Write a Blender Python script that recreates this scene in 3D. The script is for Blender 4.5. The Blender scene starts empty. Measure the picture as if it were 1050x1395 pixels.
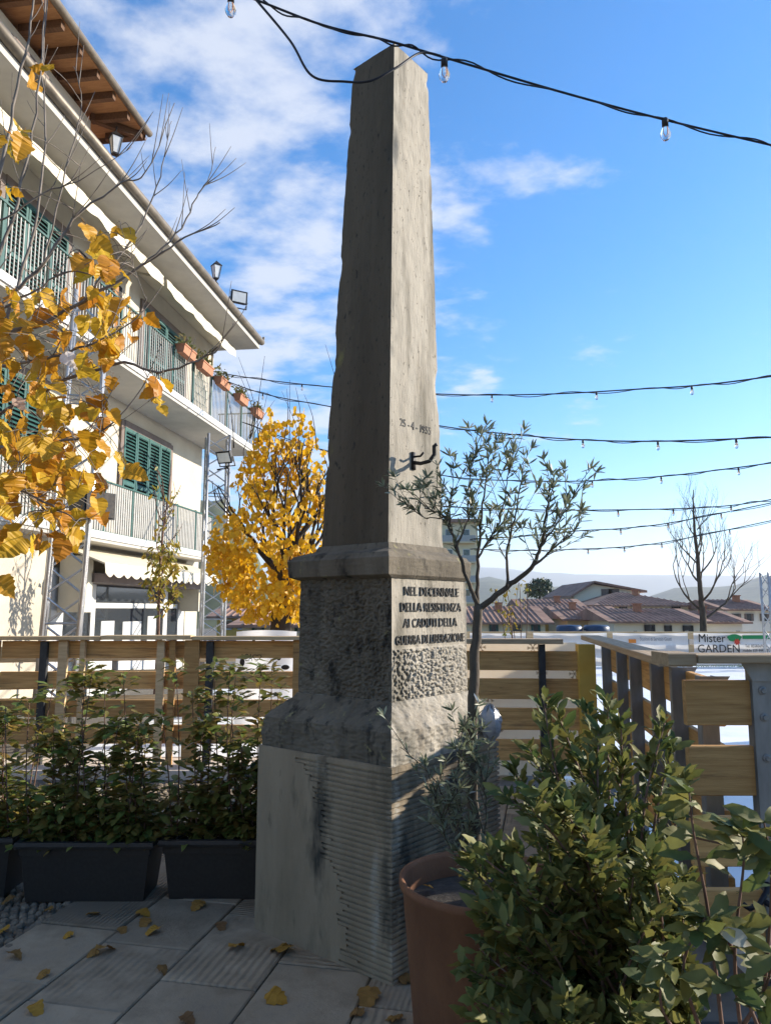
import bpy, math, random
from mathutils import Vector, Matrix, noise
random.seed(7)
R = math.radians
sc = bpy.context.scene
COL = sc.collection
# ------------------------------------------------------------------ camera
TH = math.atan(.1325); CT = math.cos(TH); ST = math.sin(TH); EYE = 1.6
cam = bpy.data.objects.new('camera', bpy.data.cameras.new('camera')); COL.objects.link(cam)
cam.location = (0, 0, EYE); cam.rotation_euler = (math.pi/2 + TH, 0, 0)
cam.data.sensor_fit = 'VERTICAL'; cam.data.sensor_height = 36; cam.data.sensor_width = 36
cam.data.lens = 25.8; cam.data.clip_start = .05; cam.data.clip_end = 30000
sc.camera = cam
# ------------------------------------------------------------------ light
SUN_AZ, SUN_EL = R(73), R(20.5)          # azimuth from +Y towards +X
sun = bpy.data.objects.new('sun', bpy.data.lights.new('sun', 'SUN')); COL.objects.link(sun)
sun.data.energy = 5.0; sun.data.angle = R(.5); sun.data.color = (1, .90, .76)
sd = Vector((math.sin(SUN_AZ)*math.cos(SUN_EL), math.cos(SUN_AZ)*math.cos(SUN_EL), math.sin(SUN_EL)))
sun.rotation_euler = sd.to_track_quat('Z', 'Y').to_euler(); sun.location = sd*50
W_ = bpy.data.worlds.new('World'); sc.world = W_; W_.use_nodes = True
nt = W_.node_tree; N = nt.nodes; L = nt.links; N.clear()
def nd(t, **k):
    n = N.new(t)
    for a, b in k.items(): setattr(n, a, b)
    return n
def mth(op, a, b=None, clamp=False):
    n = N.new('ShaderNodeMath'); n.operation = op; n.use_clamp = clamp
    for i, v in enumerate((a, b)):
        if v is None: continue
        if isinstance(v, (int, float)): n.inputs[i].default_value = v
        else: L.new(v, n.inputs[i])
    return n.outputs[0]
sky = nd('ShaderNodeTexSky', sky_type='NISHITA', sun_disc=False)
sky.sun_elevation = SUN_EL; sky.sun_rotation = SUN_AZ; sky.air_density = 1.0; sky.dust_density = .35; sky.ozone_density = 4.5
tc = nd('ShaderNodeTexCoord'); sep = nd('ShaderNodeSeparateXYZ'); L.new(tc.outputs['Generated'], sep.inputs[0])
X, Y, Z = sep.outputs
zc = mth('ADD', mth('MAXIMUM', Z, 0.0), .12)
cmb = nd('ShaderNodeCombineXYZ'); L.new(mth('DIVIDE', X, zc), cmb.inputs[0]); L.new(mth('DIVIDE', Y, zc), cmb.inputs[1])
mp = nd('ShaderNodeMapping'); mp.inputs['Location'].default_value = (3.1, 1.7, 0); mp.inputs['Rotation'].default_value = (0, 0, R(35)); mp.inputs['Scale'].default_value = (1.0, 1.25, 1)
L.new(cmb.outputs[0], mp.inputs[0])
n1 = nd('ShaderNodeTexNoise'); n1.inputs['Scale'].default_value = 3.0; n1.inputs['Detail'].default_value = 10; n1.inputs['Roughness'].default_value = .6; n1.inputs['Distortion'].default_value = .1
L.new(mp.outputs[0], n1.inputs['Vector'])
# a broad street of cloud to the north-west, clear sky either side
cov = mth('MINIMUM', mth('MAXIMUM', mth('SUBTRACT', .25, mth('MULTIPLY', mth('ABSOLUTE', mth('ADD', X, .35)), .6)), -.2), .10)
den = mth('ADD', n1.outputs['Fac'], cov)
mr = nd('ShaderNodeMapRange', interpolation_type='SMOOTHSTEP'); mr.inputs['From Min'].default_value = .47; mr.inputs['From Max'].default_value = .70; mr.inputs['To Max'].default_value = .80
L.new(den, mr.inputs['Value'])
# long flat bank low over the hills
cm2 = nd('ShaderNodeCombineXYZ'); L.new(mth('MULTIPLY', X, 3.2), cm2.inputs[0]); L.new(mth('MULTIPLY', Y, 3.2), cm2.inputs[1]); L.new(mth('MULTIPLY', Z, 30), cm2.inputs[2])
n2 = nd('ShaderNodeTexNoise'); n2.inputs['Scale'].default_value = 1.3; n2.inputs['Detail'].default_value = 7; n2.inputs['Roughness'].default_value = .5
L.new(cm2.outputs[0], n2.inputs['Vector'])
band = mth('MULTIPLY', mth('SUBTRACT', 1.0, mth('MULTIPLY', mth('ABSOLUTE', mth('SUBTRACT', Z, .055)), 13.0), True), 1.0, True)
mr2 = nd('ShaderNodeMapRange', interpolation_type='SMOOTHSTEP'); mr2.inputs['From Min'].default_value = .62; mr2.inputs['From Max'].default_value = .98; mr2.inputs['To Max'].default_value = .85
L.new(mth('ADD', n2.outputs['Fac'], mth('MULTIPLY', band, .38)), mr2.inputs['Value'])
call = mth('MAXIMUM', mr.outputs[0], mth('MULTIPLY', mr2.outputs[0], band), True)
mix = nd('ShaderNodeMix', data_type='RGBA'); L.new(call, mix.inputs['Factor']); L.new(sky.outputs[0], mix.inputs['A'])
mix.inputs['B'].default_value = (3.3, 3.4, 3.65, 1)
hs = nd('ShaderNodeHueSaturation'); hs.inputs['Saturation'].default_value = 1.36; L.new(mix.outputs['Result'], hs.inputs['Color'])
bg = nd('ShaderNodeBackground'); bg.inputs['Strength'].default_value = .112; L.new(hs.outputs[0], bg.inputs['Color'])
wo = nd('ShaderNodeOutputWorld'); L.new(bg.outputs[0], wo.inputs['Surface'])
vs = sc.view_settings; vs.view_transform = 'Standard'; vs.look = 'None'; vs.gamma = 1; vs.use_curve_mapping = False; vs.exposure = 1.3
sc.cycles.volume_bounces = 0; sc.cycles.max_bounces = 7; sc.cycles.transparent_max_bounces = 8
# ------------------------------------------------------------------ helpers
def ray(px, py):
    a = (px-525)/1000; b = (697.5-py)/1000
    return Vector((a, CT-b*ST, ST+b*CT))
def P(px, py, y): d = ray(px, py); return d*(y/d.y) + Vector((0, 0, EYE))
def G(px, py, z=0.): d = ray(px, py); return d*((z-EYE)/d.z) + Vector((0, 0, EYE))
WM = {}
def wm(p): return WM.get(p.name, Matrix()) if p else Matrix()
def tag(o, label=None, cat=None, group=None, kind=None):
    for k, v in (('label', label), ('category', cat), ('group', group), ('kind', kind)):
        if v: o[k] = v
    return o
def thing(name, label, cat, loc=(0, 0, 0), rz=0, group=None):
    o = bpy.data.objects.new(name, None); COL.objects.link(o); o.empty_display_size = .1
    M_ = Matrix.Translation(loc) @ Matrix.Rotation(rz, 4, 'Z'); o.matrix_basis = M_; WM[o.name] = M_
    return tag(o, label, cat, group)
def put(name, me, parent, mw):
    """an object sharing a mesh, placed by its world matrix"""
    o = bpy.data.objects.new(name, me); COL.objects.link(o)
    if parent: o.parent = parent
    o.matrix_basis = wm(parent).inverted() @ mw; WM[o.name] = mw
    return o
class MB:
    def __init__(s): s.v = []; s.f = []
    def add(s, vs, fs):
        n = len(s.v); s.v += [Vector(v) for v in vs]; s.f += [tuple(i+n for i in f) for f in fs]; return s
    def box(s, x0, x1, y0, y1, z0, z1, m=None):
        vs = [Vector((x, y, z)) for z in (z0, z1) for y in (y0, y1) for x in (x0, x1)]
        if m: vs = [m @ v for v in vs]
        return s.add(vs, [(0, 2, 3, 1), (4, 5, 7, 6), (0, 1, 5, 4), (2, 6, 7, 3), (0, 4, 6, 2), (1, 3, 7, 5)])
    def bar(s, a, b, w, h=None, up=(0, 0, 1)):
        """a box along a-b"""
        a = Vector(a); b = Vector(b); h = h or w; d = (b-a).normalized(); u = Vector(up)
        if abs(d.dot(u)) > .98: u = Vector((0, 1, 0))
        r = d.cross(u).normalized()*w/2; t = r.cross(d).normalized()*h/2
        return s.add([p+i*r+j*t for p in (a, b) for i, j in ((-1, -1), (1, -1), (1, 1), (-1, 1))],
                     [(3, 2, 1, 0), (4, 5, 6, 7), (0, 1, 5, 4), (1, 2, 6, 5), (2, 3, 7, 6), (3, 0, 4, 7)])
    def tube(s, pts, rad, n=8, cap=True):
        pts = [Vector(p) for p in pts]; rs = rad if isinstance(rad, (list, tuple)) else [rad]*len(pts)
        vs = []; fs = []; u = None
        for i, p in enumerate(pts):
            d = (pts[min(i+1, len(pts)-1)]-pts[max(i-1, 0)]).normalized()
            if u is None: u = d.orthogonal().normalized()
            u = (u-d*u.dot(d)); u = u.normalized() if u.length > 1e-5 else d.orthogonal().normalized()
            w = d.cross(u)
            vs += [p+(u*math.cos(2*math.pi*k/n)+w*math.sin(2*math.pi*k/n))*rs[i] for k in range(n)]
        for i in range(len(pts)-1):
            for k in range(n): fs.append((i*n+k, i*n+(k+1) % n, (i+1)*n+(k+1) % n, (i+1)*n+k))
        if cap: fs.append(tuple(range(n-1, -1, -1))); fs.append(tuple((len(pts)-1)*n+k for k in range(n)))
        return s.add(vs, fs)
    def lathe(s, prof, c=(0, 0, 0), n=32):
        c = Vector(c); vs = []; fs = []
        for r, z in prof: vs += [c+Vector((r*math.cos(2*math.pi*k/n), r*math.sin(2*math.pi*k/n), z)) for k in range(n)]
        for i in range(len(prof)-1):
            for k in range(n): fs.append((i*n+k, i*n+(k+1) % n, (i+1)*n+(k+1) % n, (i+1)*n+k))
        return s.add(vs, fs)
    def prism(s, poly, off):
        """polygon (3D points) extruded by the vector off"""
        n = len(poly); off = Vector(off); vs = [Vector(p) for p in poly]; vs += [v+off for v in vs]
        return s.add(vs, [tuple(range(n-1, -1, -1)), tuple(range(n, 2*n))]+[(i, (i+1) % n, n+(i+1) % n, n+i) for i in range(n)])
    def mesh(s, name, mat, smooth=False):
        me = bpy.data.meshes.new(name); me.from_pydata([tuple(v) for v in s.v], [], s.f)
        me.materials.append(mat); me.update()
        if smooth: me.polygons.foreach_set('use_smooth', [True]*len(me.polygons))
        return me
    def build(s, name, mat, parent=None, smooth=False, local=False):
        if parent and not local:
            im = wm(parent).inverted(); s.v = [im @ v for v in s.v]
        o = bpy.data.objects.new(name, s.mesh(name, mat, smooth)); COL.objects.link(o)
        if parent: o.parent = parent
        WM[o.name] = wm(parent).copy(); return o
def struct(o): o['kind'] = 'structure'; return o
def fbm(v, o=4): return noise.fractal(v, 1.0, 2.0, o)
# ------------------------------------------------------------------ materials
def newmat(name):
    m = bpy.data.materials.new(name); m.use_nodes = True; t = m.node_tree
    return m, t.nodes, t.links, t.nodes['Principled BSDF']
def mat(name, c1, c2=None, scale=8, rough=.7, bump=0, bscale=None, stretch=(1, 1, 1), spec=.3, metal=0, rnd=0, c3=None, c3scale=2, c3lo=.52, c3hi=.68, wave=None, glass=False, speck=None):
    m, n, l, b = newmat(name); c2 = c2 or c1
    tcn = n.new('ShaderNodeTexCoord'); mpn = n.new('ShaderNodeMapping'); mpn.inputs['Scale'].default_value = stretch
    l.new(tcn.outputs['Object'], mpn.inputs[0])
    if rnd:
        oi = n.new('ShaderNodeObjectInfo'); ml = n.new('ShaderNodeVectorMath'); ml.operation = 'SCALE'; ml.inputs[0].default_value = (37, 17, 23); l.new(oi.outputs['Random'], ml.inputs['Scale'])
        l.new(ml.outputs[0], mpn.inputs['Location'])
    nz = n.new('ShaderNodeTexNoise'); nz.inputs['Scale'].default_value = scale; nz.inputs['Detail'].default_value = 7; nz.inputs['Roughness'].default_value = .62
    l.new(mpn.outputs[0], nz.inputs['Vector'])
    rp = n.new('ShaderNodeValToRGB'); rp.color_ramp.elements[0].position = .32; rp.color_ramp.elements[1].position = .68
    rp.color_ramp.elements[0].color = (*c1, 1); rp.color_ramp.elements[1].color = (*c2, 1); l.new(nz.outputs['Fac'], rp.inputs[0])
    out = rp.outputs[0]
    if c3:
        z3 = n.new('ShaderNodeTexNoise'); z3.inputs['Scale'].default_value = c3scale; z3.inputs['Detail'].default_value = 8; z3.inputs['Roughness'].default_value = .65; l.new(mpn.outputs[0], z3.inputs['Vector'])
        mr_ = n.new('ShaderNodeMapRange'); mr_.inputs['From Min'].default_value = c3lo; mr_.inputs['From Max'].default_value = c3hi; l.new(z3.outputs['Fac'], mr_.inputs['Value'])
        mx = n.new('ShaderNodeMix'); mx.data_type = 'RGBA'; l.new(mr_.outputs[0], mx.inputs['Factor']); l.new(out, mx.inputs['A']); mx.inputs['B'].default_value = (*c3, 1); out = mx.outputs['Result']
    if speck:   # (colour, scale, lo, hi): small dark pits and lichen spots
        for sc_c, ss_, lo_, hi_, st_ in speck:
            mq = n.new('ShaderNodeMapping'); mq.inputs['Scale'].default_value = st_; l.new(tcn.outputs['Object'], mq.inputs[0])
            z4 = n.new('ShaderNodeTexNoise'); z4.inputs['Scale'].default_value = ss_; z4.inputs['Detail'].default_value = 5; z4.inputs['Roughness'].default_value = .6; l.new(mq.outputs[0], z4.inputs['Vector'])
            m4 = n.new('ShaderNodeMapRange'); m4.inputs['From Min'].default_value = lo_; m4.inputs['From Max'].default_value = hi_; l.new(z4.outputs['Fac'], m4.inputs['Value'])
            x4 = n.new('ShaderNodeMix'); x4.data_type = 'RGBA'; l.new(m4.outputs[0], x4.inputs['Factor']); l.new(out, x4.inputs['A']); x4.inputs['B'].default_value = (*sc_c, 1); out = x4.outputs['Result']
    if rnd:
        mr_ = n.new('ShaderNodeMapRange'); mr_.inputs['To Min'].default_value = 1-rnd; mr_.inputs['To Max'].default_value = 1+rnd; l.new(oi.outputs['Random'], mr_.inputs['Value'])
        sc_ = n.new('ShaderNodeVectorMath'); sc_.operation = 'SCALE'; l.new(out, sc_.inputs[0]); l.new(mr_.outputs[0], sc_.inputs['Scale']); out = sc_.outputs[0]
    l.new(out, b.inputs['Base Color'])
    b.inputs['Roughness'].default_value = rough; b.inputs['Metallic'].default_value = metal; b.inputs['Specular IOR Level'].default_value = spec
    if glass: b.inputs['Transmission Weight'].default_value = 1
    h = None
    if bump:
        bz = n.new('ShaderNodeTexNoise'); bz.inputs['Scale'].default_value = bscale or scale*3; bz.inputs['Detail'].default_value = 6; bz.inputs['Roughness'].default_value = .7; l.new(mpn.outputs[0], bz.inputs['Vector'])
        bp = n.new('ShaderNodeBump'); bp.inputs['Strength'].default_value = bump; bp.inputs['Distance'].default_value = .01; l.new(bz.outputs['Fac'], bp.inputs['Height']); l.new(bp.outputs[0], b.inputs['Normal']); h = bp
    if wave:    # tooled furrows across a stone slab
        wv = n.new('ShaderNodeTexWave'); wv.inputs['Scale'].default_value = wave; wv.inputs['Distortion'].default_value = 1.6; wv.inputs['Detail'].default_value = 3; wv.inputs['Detail Scale'].default_value = 1.5
        l.new(mpn.outputs[0], wv.inputs['Vector'])
        wn = n.new('ShaderNodeTexNoise'); wn.inputs['Scale'].default_value = 3.5; l.new(mpn.outputs[0], wn.inputs['Vector'])
        wr = n.new('ShaderNodeMapRange'); wr.inputs['From Min'].default_value = .42; wr.inputs['From Max'].default_value = .6; l.new(wn.outputs['Fac'], wr.inputs['Value'])
        mm = n.new('ShaderNodeMath'); mm.operation = 'MULTIPLY'; l.new(wv.outputs['Fac'], mm.inputs[0]); l.new(wr.outputs[0], mm.inputs[1])
        b2 = n.new('ShaderNodeBump'); b2.inputs['Strength'].default_value = .9; b2.inputs['Distance'].default_value = .008; l.new(mm.outputs[0], b2.inputs['Height'])
        if h: l.new(h.outputs[0], b2.inputs['Normal'])
        l.new(b2.outputs[0], b.inputs['Normal'])
    return m
def leafmat(name, cols, transl=.35, rough=.5, spec=.35, vein=True):
    m, n, l, b = newmat(name)
    oi = n.new('ShaderNodeObjectInfo'); ge = n.new('ShaderNodeNewGeometry'); ad = n.new('ShaderNodeMath'); ad.operation = 'ADD'
    l.new(oi.outputs['Random'], ad.inputs[0]); l.new(ge.outputs['Random Per Island'], ad.inputs[1])
    fr = n.new('ShaderNodeMath'); fr.operation = 'FRACT'; l.new(ad.outputs[0], fr.inputs[0])
    rp = n.new('ShaderNodeValToRGB'); e = rp.color_ramp.elements
    for i, c in enumerate(cols):
        p = i/(len(cols)-1)
        el = e[0] if i == 0 else (e[1] if i == len(cols)-1 else e.new(p)); el.position = p; el.color = (*c, 1)
    l.new(fr.outputs[0], rp.inputs[0])
    tcn = n.new('ShaderNodeTexCoord'); nz = n.new('ShaderNodeTexNoise'); nz.inputs['Scale'].default_value = 30; nz.inputs['Detail'].default_value = 5; l.new(tcn.outputs['Object'], nz.inputs['Vector'])
    mr_ = n.new('ShaderNodeMapRange'); mr_.inputs['To Min'].default_value = .62; mr_.inputs['To Max'].default_value = 1.3; l.new(nz.outputs['Fac'], mr_.inputs['Value'])
    s_ = n.new('ShaderNodeVectorMath'); s_.operation = 'SCALE'; l.new(rp.outputs[0], s_.inputs[0]); l.new(mr_.outputs[0], s_.inputs['Scale'])
    l.new(s_.outputs[0], b.inputs['Base Color']); b.inputs['Roughness'].default_value = rough; b.inputs['Specular IOR Level'].default_value = spec
    tr = n.new('ShaderNodeBsdfTranslucent'); l.new(s_.outputs[0], tr.inputs['Color'])
    mx = n.new('ShaderNodeMixShader'); mx.inputs[0].default_value = transl; l.new(b.outputs[0], mx.inputs[1]); l.new(tr.outputs[0], mx.inputs[2])
    l.new(mx.outputs[0], n['Material Output'].inputs['Surface'])
    return m
MT = dict(
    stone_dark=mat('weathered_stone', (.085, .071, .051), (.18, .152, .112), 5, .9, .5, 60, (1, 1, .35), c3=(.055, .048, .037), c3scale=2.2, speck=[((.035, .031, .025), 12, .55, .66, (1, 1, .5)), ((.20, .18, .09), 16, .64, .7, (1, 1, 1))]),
    stone_mid=mat('cut_stone', (.275, .245, .195), (.41, .372, .305), 4, .9, .5, 90, (1, 1, .18), c3=(.15, .125, .09), c3scale=2.2, c3lo=.54, c3hi=.70, speck=[((.07, .06, .046), 60, .63, .70, (1, 1, .5)), ((.11, .098, .072), 7, .52, .70, (1, 1, .10)), ((.16, .15, .12), 2.2, .55, .7, (1, 1, .5))]),
    base=mat('grey_stone', (.205, .158, .102), (.335, .268, .182), 3, .9, .35, 80, (1, 1, .3), c3=(.075, .063, .044), c3scale=2.0, c3lo=.50, c3hi=.66, speck=[((.05, .045, .035), 5, .56, .7, (1, 1, .35)), ((.38, .35, .29), 6, .62, .74, (1, 1, .25))]),
    patina_shade=mat('stone_with_patina_and_shade', (.066, .052, .034), (.115, .092, .062), 4, .9, .5, 80, (1, 1, .12), c3=(.055, .046, .034), c3scale=2.4, speck=[((.17, .15, .06), 5, .66, .74, (1, 1, .5)), ((.04, .034, .026), 50, .6, .68, (1, 1, .4))]),  # old weathering, with the shaft's shaded-side darkness put into the colour
    letter=mat('black_letter_paint', (.015, .014, .013), (.04, .037, .033), 40, .7),
    iron=mat('dark_iron', (.02, .02, .022), (.05, .045, .04), 30, .55, metal=.6),
    slab=mat('paving_stone', (.20, .153, .10), (.335, .264, .18), 6, .85, .5, 60, rnd=.3, c3=(.18, .146, .105), c3scale=3),
    slab_fine=mat('finely_tooled_paving', (.20, .153, .10), (.335, .264, .18), 6, .85, .4, 60, rnd=.3, c3=(.18, .146, .105), c3scale=3, wave=13),
    slab_coarse=mat('coarsely_tooled_paving', (.20, .153, .10), (.335, .264, .18), 6, .85, .4, 60, rnd=.16, wave=8),
    soil=mat('dark_soil', (.03, .025, .02), (.07, .06, .05), 20, .95, .6, 60),
    ground=mat('dusty_ground', (.10, .09, .075), (.17, .155, .13), 1.5, .95, .4, 20),
    cobble=mat('cobblestone', (.13, .10, .07), (.25, .20, .14), 8, .85, .4, 50),
    plastic=mat('charcoal_plastic', (.019, .0175, .016), (.03, .028, .026), 60, .5, .08, 200, spec=.4),
    corten=mat('rusty_steel', (.13, .056, .028), (.21, .095, .045), 5, .8, .25, 120, (1, 1, .5), c3=(.075, .036, .022), c3scale=3, c3lo=.5, c3hi=.68, speck=[((.26, .17, .11), 6, .62, .75, (1, 1, .15))]),
    plank=mat('brown_plank', (.40, .21, .07), (.62, .37, .14), 5, .72, .3, 25, (.6, 9, 9), rnd=.24, c3=(.20, .10, .04), c3scale=2.6, c3lo=.56, c3hi=.72, speck=[((.09, .04, .016), 5.5, .70, .75, (.7, 1, 1)), ((.17, .13, .10), 1.7, .58, .8, (.5, 2, 2))]),
    plank_pale=mat('pale_plank', (.42, .29, .15), (.60, .45, .26), 5, .7, .2, 25, (.6, 9, 9), rnd=.12),
    plank_grey=mat('weathered_plank', (.27, .19, .11), (.42, .32, .20), 5, .75, .25, 25, (.6, 9, 9), rnd=.15),
    steel=mat('galvanised_steel', (.17, .175, .175), (.29, .295, .29), 10, .5, .05, 40, (1, 1, .3), metal=.55),
    steel_dark=mat('dark_painted_steel', (.03, .033, .036), (.06, .063, .066), 10, .5, metal=.3),
    alu=mat('aluminium_truss', (.36, .36, .36), (.5, .5, .49), 10, .42, metal=.8),
    white=mat('white_sheet', (.74, .74, .73), (.82, .82, .81), 3, .6, .1, 6),
    cream_sheet=mat('cream_sheet', (.62, .52, .37), (.72, .62, .47), 2, .7, .1, 5),
    yellow_pad=mat('ochre_padding', (.55, .34, .06), (.65, .42, .09), 4, .6),
    ice=mat('white_ice', (.72, .76, .80), (.82, .85, .88), 1.2, .35, .05, 4, c3=(.62, .68, .74), c3scale=.8),
    platform=mat('pale_platform', (.50, .42, .34), (.62, .54, .45), 2, .85, .2, 30),
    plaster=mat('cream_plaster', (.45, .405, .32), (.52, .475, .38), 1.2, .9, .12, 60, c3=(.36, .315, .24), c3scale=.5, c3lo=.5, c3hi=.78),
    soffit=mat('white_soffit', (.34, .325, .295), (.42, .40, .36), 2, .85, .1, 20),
    awning=mat('cream_awning', (.52, .47, .36), (.60, .55, .43), 3, .8, .1, 20),
    shutter=mat('green_shutter', (.014, .066, .06), (.03, .10, .09), 8, .55, rnd=.1),
    green_rail=mat('green_rail', (.015, .06, .05), (.03, .09, .075), 8, .5),
    bars=mat('pale_balusters', (.30, .295, .27), (.38, .37, .34), 8, .6),
    gutter=mat('brown_gutter', (.12, .10, .075), (.2, .17, .13), 6, .5, metal=.3),
    rafter=mat('brown_rafter', (.075, .035, .016), (.13, .065, .03), 5, .75, .1, 20, (6, 1, 6)),
    boarding=mat('orange_boarding', (.24, .115, .045), (.36, .19, .08), 4, .75, .1, 20, (1, 6, 1)),
    roof=mat('roof_tiles', (.19, .11, .08), (.31, .195, .145), 1.5, .9, .5, 12, c3=(.12, .08, .06), c3scale=.5),
    frame=mat('white_frame', (.48, .48, .46), (.56, .56, .54), 5, .5),
    brown_frame=mat('brown_frame', (.12, .09, .075), (.17, .13, .11), 5, .6),
    dark=mat('dark_interior', (.012, .012, .012), (.03, .03, .03), 3, .8),
    terracotta=mat('terracotta', (.30, .13, .07), (.40, .19, .11), 8, .85, .1, 40),
    cable=mat('black_cable', (.008, .009, .014), (.015, .016, .022), 10, .5),
    black=mat('black_plastic', (.012, .012, .013), (.02, .02, .02), 10, .45),
    bark=mat('grey_bark', (.05, .039, .028), (.115, .092, .068), 14, .9, .8, 40, (1, 1, .3)),
    bark_dark=mat('dark_bark', (.025, .02, .016), (.06, .048, .038), 14, .9, .6, 40, (1, 1, .3)),
    twig=mat('reddish_twig', (.10, .055, .04), (.19, .12, .09), 14, .8),
    twig_grey=mat('grey_twig', (.12, .10, .085), (.24, .21, .18), 14, .85),
    red=mat('red_print', (.55, .06, .03), rough=.6), green=mat('green_print', (.02, .22, .07), rough=.6), ink=mat('black_print', (.012, .012, .012), rough=.6),
    grey_ink=mat('grey_print', (.25, .27, .30), rough=.6), orange=mat('orange_print', (.6, .2, .03), rough=.6), greenink=mat('olive_print', (.2, .3, .16), rough=.6),
    snow_ink=mat('taupe_print', (.30, .24, .17), rough=.7),
    hill=mat('wooded_hill', (.022, .035, .014), (.07, .08, .035), .03, .95, 0, c3=(.11, .11, .05), c3scale=.012),
    mountain=mat('far_mountain', (.035, .045, .03), (.06, .07, .045), .002, .95),
    lowland=mat('valley_ground', (.06, .075, .03), (.12, .11, .06), .05, .95),
    wrap=mat('clear_plastic_wrap', (.22, .24, .26), (.34, .36, .38), 20, .2, .5, 30, spec=.6),
    lampglass=mat('lamp_glass', (.55, .56, .55), (.65, .66, .65), 8, .15, spec=.6),
)
def glassmat(name, col, rough=.02):
    m, n, l, b = newmat(name); b.inputs['Base Color'].default_value = (*col, 1); b.inputs['Roughness'].default_value = rough
    b.inputs['Transmission Weight'].default_value = 1; b.inputs['IOR'].default_value = 1.35; return m
for k_s in ('cream_sheet', 'white'):
    t_ = MT[k_s].node_tree; pb_ = t_.nodes['Principled BSDF']; tr2 = t_.nodes.new('ShaderNodeBsdfTranslucent'); mx2 = t_.nodes.new('ShaderNodeMixShader'); mx2.inputs[0].default_value = .5
    t_.links.new(pb_.inputs['Base Color'].links[0].from_socket, tr2.inputs['Color']); t_.links.new(pb_.outputs[0], mx2.inputs[1]); t_.links.new(tr2.outputs[0], mx2.inputs[2]); t_.links.new(mx2.outputs[0], t_.nodes['Material Output'].inputs['Surface'])
MT['bulb'] = glassmat('bulb_glass', (.95, .9, .82))
m_, n_, l_, b_ = newmat('window_glass'); b_.inputs['Base Color'].default_value = (.03, .035, .04, 1); b_.inputs['Roughness'].default_value = .05; b_.inputs['Specular IOR Level'].default_value = .8; MT['glass'] = m_
MT['house_walls'] = [mat('house_wall_%d' % i, c, tuple(v*1.1 for v in c), .5, .9) for i, c in enumerate([(.62, .54, .36), (.66, .60, .46), (.58, .48, .30), (.66, .62, .54), (.60, .38, .10)])]
LF = dict(
    yellow=leafmat('golden_leaf', [(.60, .40, .025), (.68, .46, .03), (.52, .28, .015), (.58, .46, .04), (.30, .13, .02), (.36, .34, .035), (.62, .36, .02), (.44, .30, .02), (.50, .19, .015)], .42),
    yellow_far=leafmat('yellow_leaf', [(.70, .42, .018), (.62, .34, .012), (.74, .48, .025), (.54, .27, .01), (.45, .36, .03), (.66, .38, .015)], .42),
    laurel=leafmat('laurel_leaf', [(.068, .105, .03), (.095, .14, .04), (.055, .086, .027), (.13, .18, .05), (.078, .116, .035), (.09, .13, .04), (.22, .20, .055)], .33, .55, .25),
    photinia=leafmat('photinia_leaf', [(.14, .215, .05), (.19, .27, .06), (.12, .185, .045), (.26, .29, .055), (.16, .24, .055), (.14, .21, .05), (.18, .25, .06), (.27, .18, .045)], .4, .42, .4),
    olive=leafmat('olive_leaf', [(.13, .155, .085), (.20, .225, .14), (.10, .125, .07), (.26, .28, .19)], .3, .45, .4),
    green_yellow=leafmat('turning_leaf', [(.16, .19, .03), (.30, .26, .03), (.09, .13, .025), (.42, .27, .03)], .4),
    dry=leafmat('dry_leaf', [(.42, .22, .03), (.55, .33, .04), (.22, .11, .035), (.50, .28, .03), (.16, .085, .04)], .15, .7, .2),
    pine=leafmat('pine_needles', [(.02, .045, .02), (.03, .06, .025)], .1),
    flower=leafmat('box_plant', [(.10, .13, .04), (.25, .07, .04), (.07, .10, .03), (.20, .15, .05)], .3),
)
# ------------------------------------------------------------------ leaf shapes (along +X, face up +Z)
def leaf_shape(kind, L_=1., curl=.2, fold=.25, seed=0):
    rr = random.Random(seed)
    if kind == 'heart':   # broad toothed heart
        prof = [(0, .0), (-.09, .12), (-.08, .24), (.0, .36), (.09, .42), (.17, .43), (.25, .475), (.35, .44), (.42, .39), (.48, .41), (.58, .33), (.66, .28), (.71, .285), (.80, .19), (.86, .13), (.90, .115), (.97, .04), (1.05, 0)]
    elif kind == 'lance': prof = [(0, .015), (.12, .06), (.28, .15), (.46, .19), (.64, .185), (.8, .125), (.92, .055), (1, 0)]
    elif kind == 'oval': prof = [(0, .01), (.15, .1), (.4, .2), (.68, .2), (.88, .11), (1, 0)]
    else: prof = [(0, .01), (.25, .085), (.6, .1), (.85, .055), (1, 0)]
    vs = []; fs = []; cy = rr.uniform(-.5, 1.3)
    def bend(x, y):
        z = -curl*x*x + fold*abs(y) + ((rr.uniform(-.02, .02)+.07*math.sin(7*x+9*y+seed)*abs(y)*2-cy*y*y) if kind == 'heart' else .05*math.sin(16*x+seed)*abs(y)*4)
        return Vector((x*(1-.12*curl), y*.95, z))*L_
    n = len(prof)
    for x, w in prof: vs += [bend(max(x, 0), 0), bend(x, w*rr.uniform(.85, 1.12)), bend(x, -w*rr.uniform(.85, 1.12))]
    for i in range(n-1):
        a = i*3; b = a+3
        if i == n-2: fs += [(a, b, a+1), (a, a+2, b)]
        else: fs += [(a, b, b+1, a+1), (a, a+2, b+2, b)]
    return vs, fs
def leaf_mesh(kind, mat_, L_, seed, curl=None, stalk=True):
    rr = random.Random(seed); m = MB()
    vs, fs = leaf_shape(kind, L_, rr.uniform(-.1, .5) if curl is None else curl, rr.uniform(.05, .4), seed)
    m.add(vs, fs)
    if stalk: m.tube([(-.35*L_ if kind == 'heart' else -.12*L_, 0, .05*L_), (0.02*L_, 0, 0)], .008*L_, 3, False)
    return m.mesh(kind+'_leaf', mat_, kind != 'heart')
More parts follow.
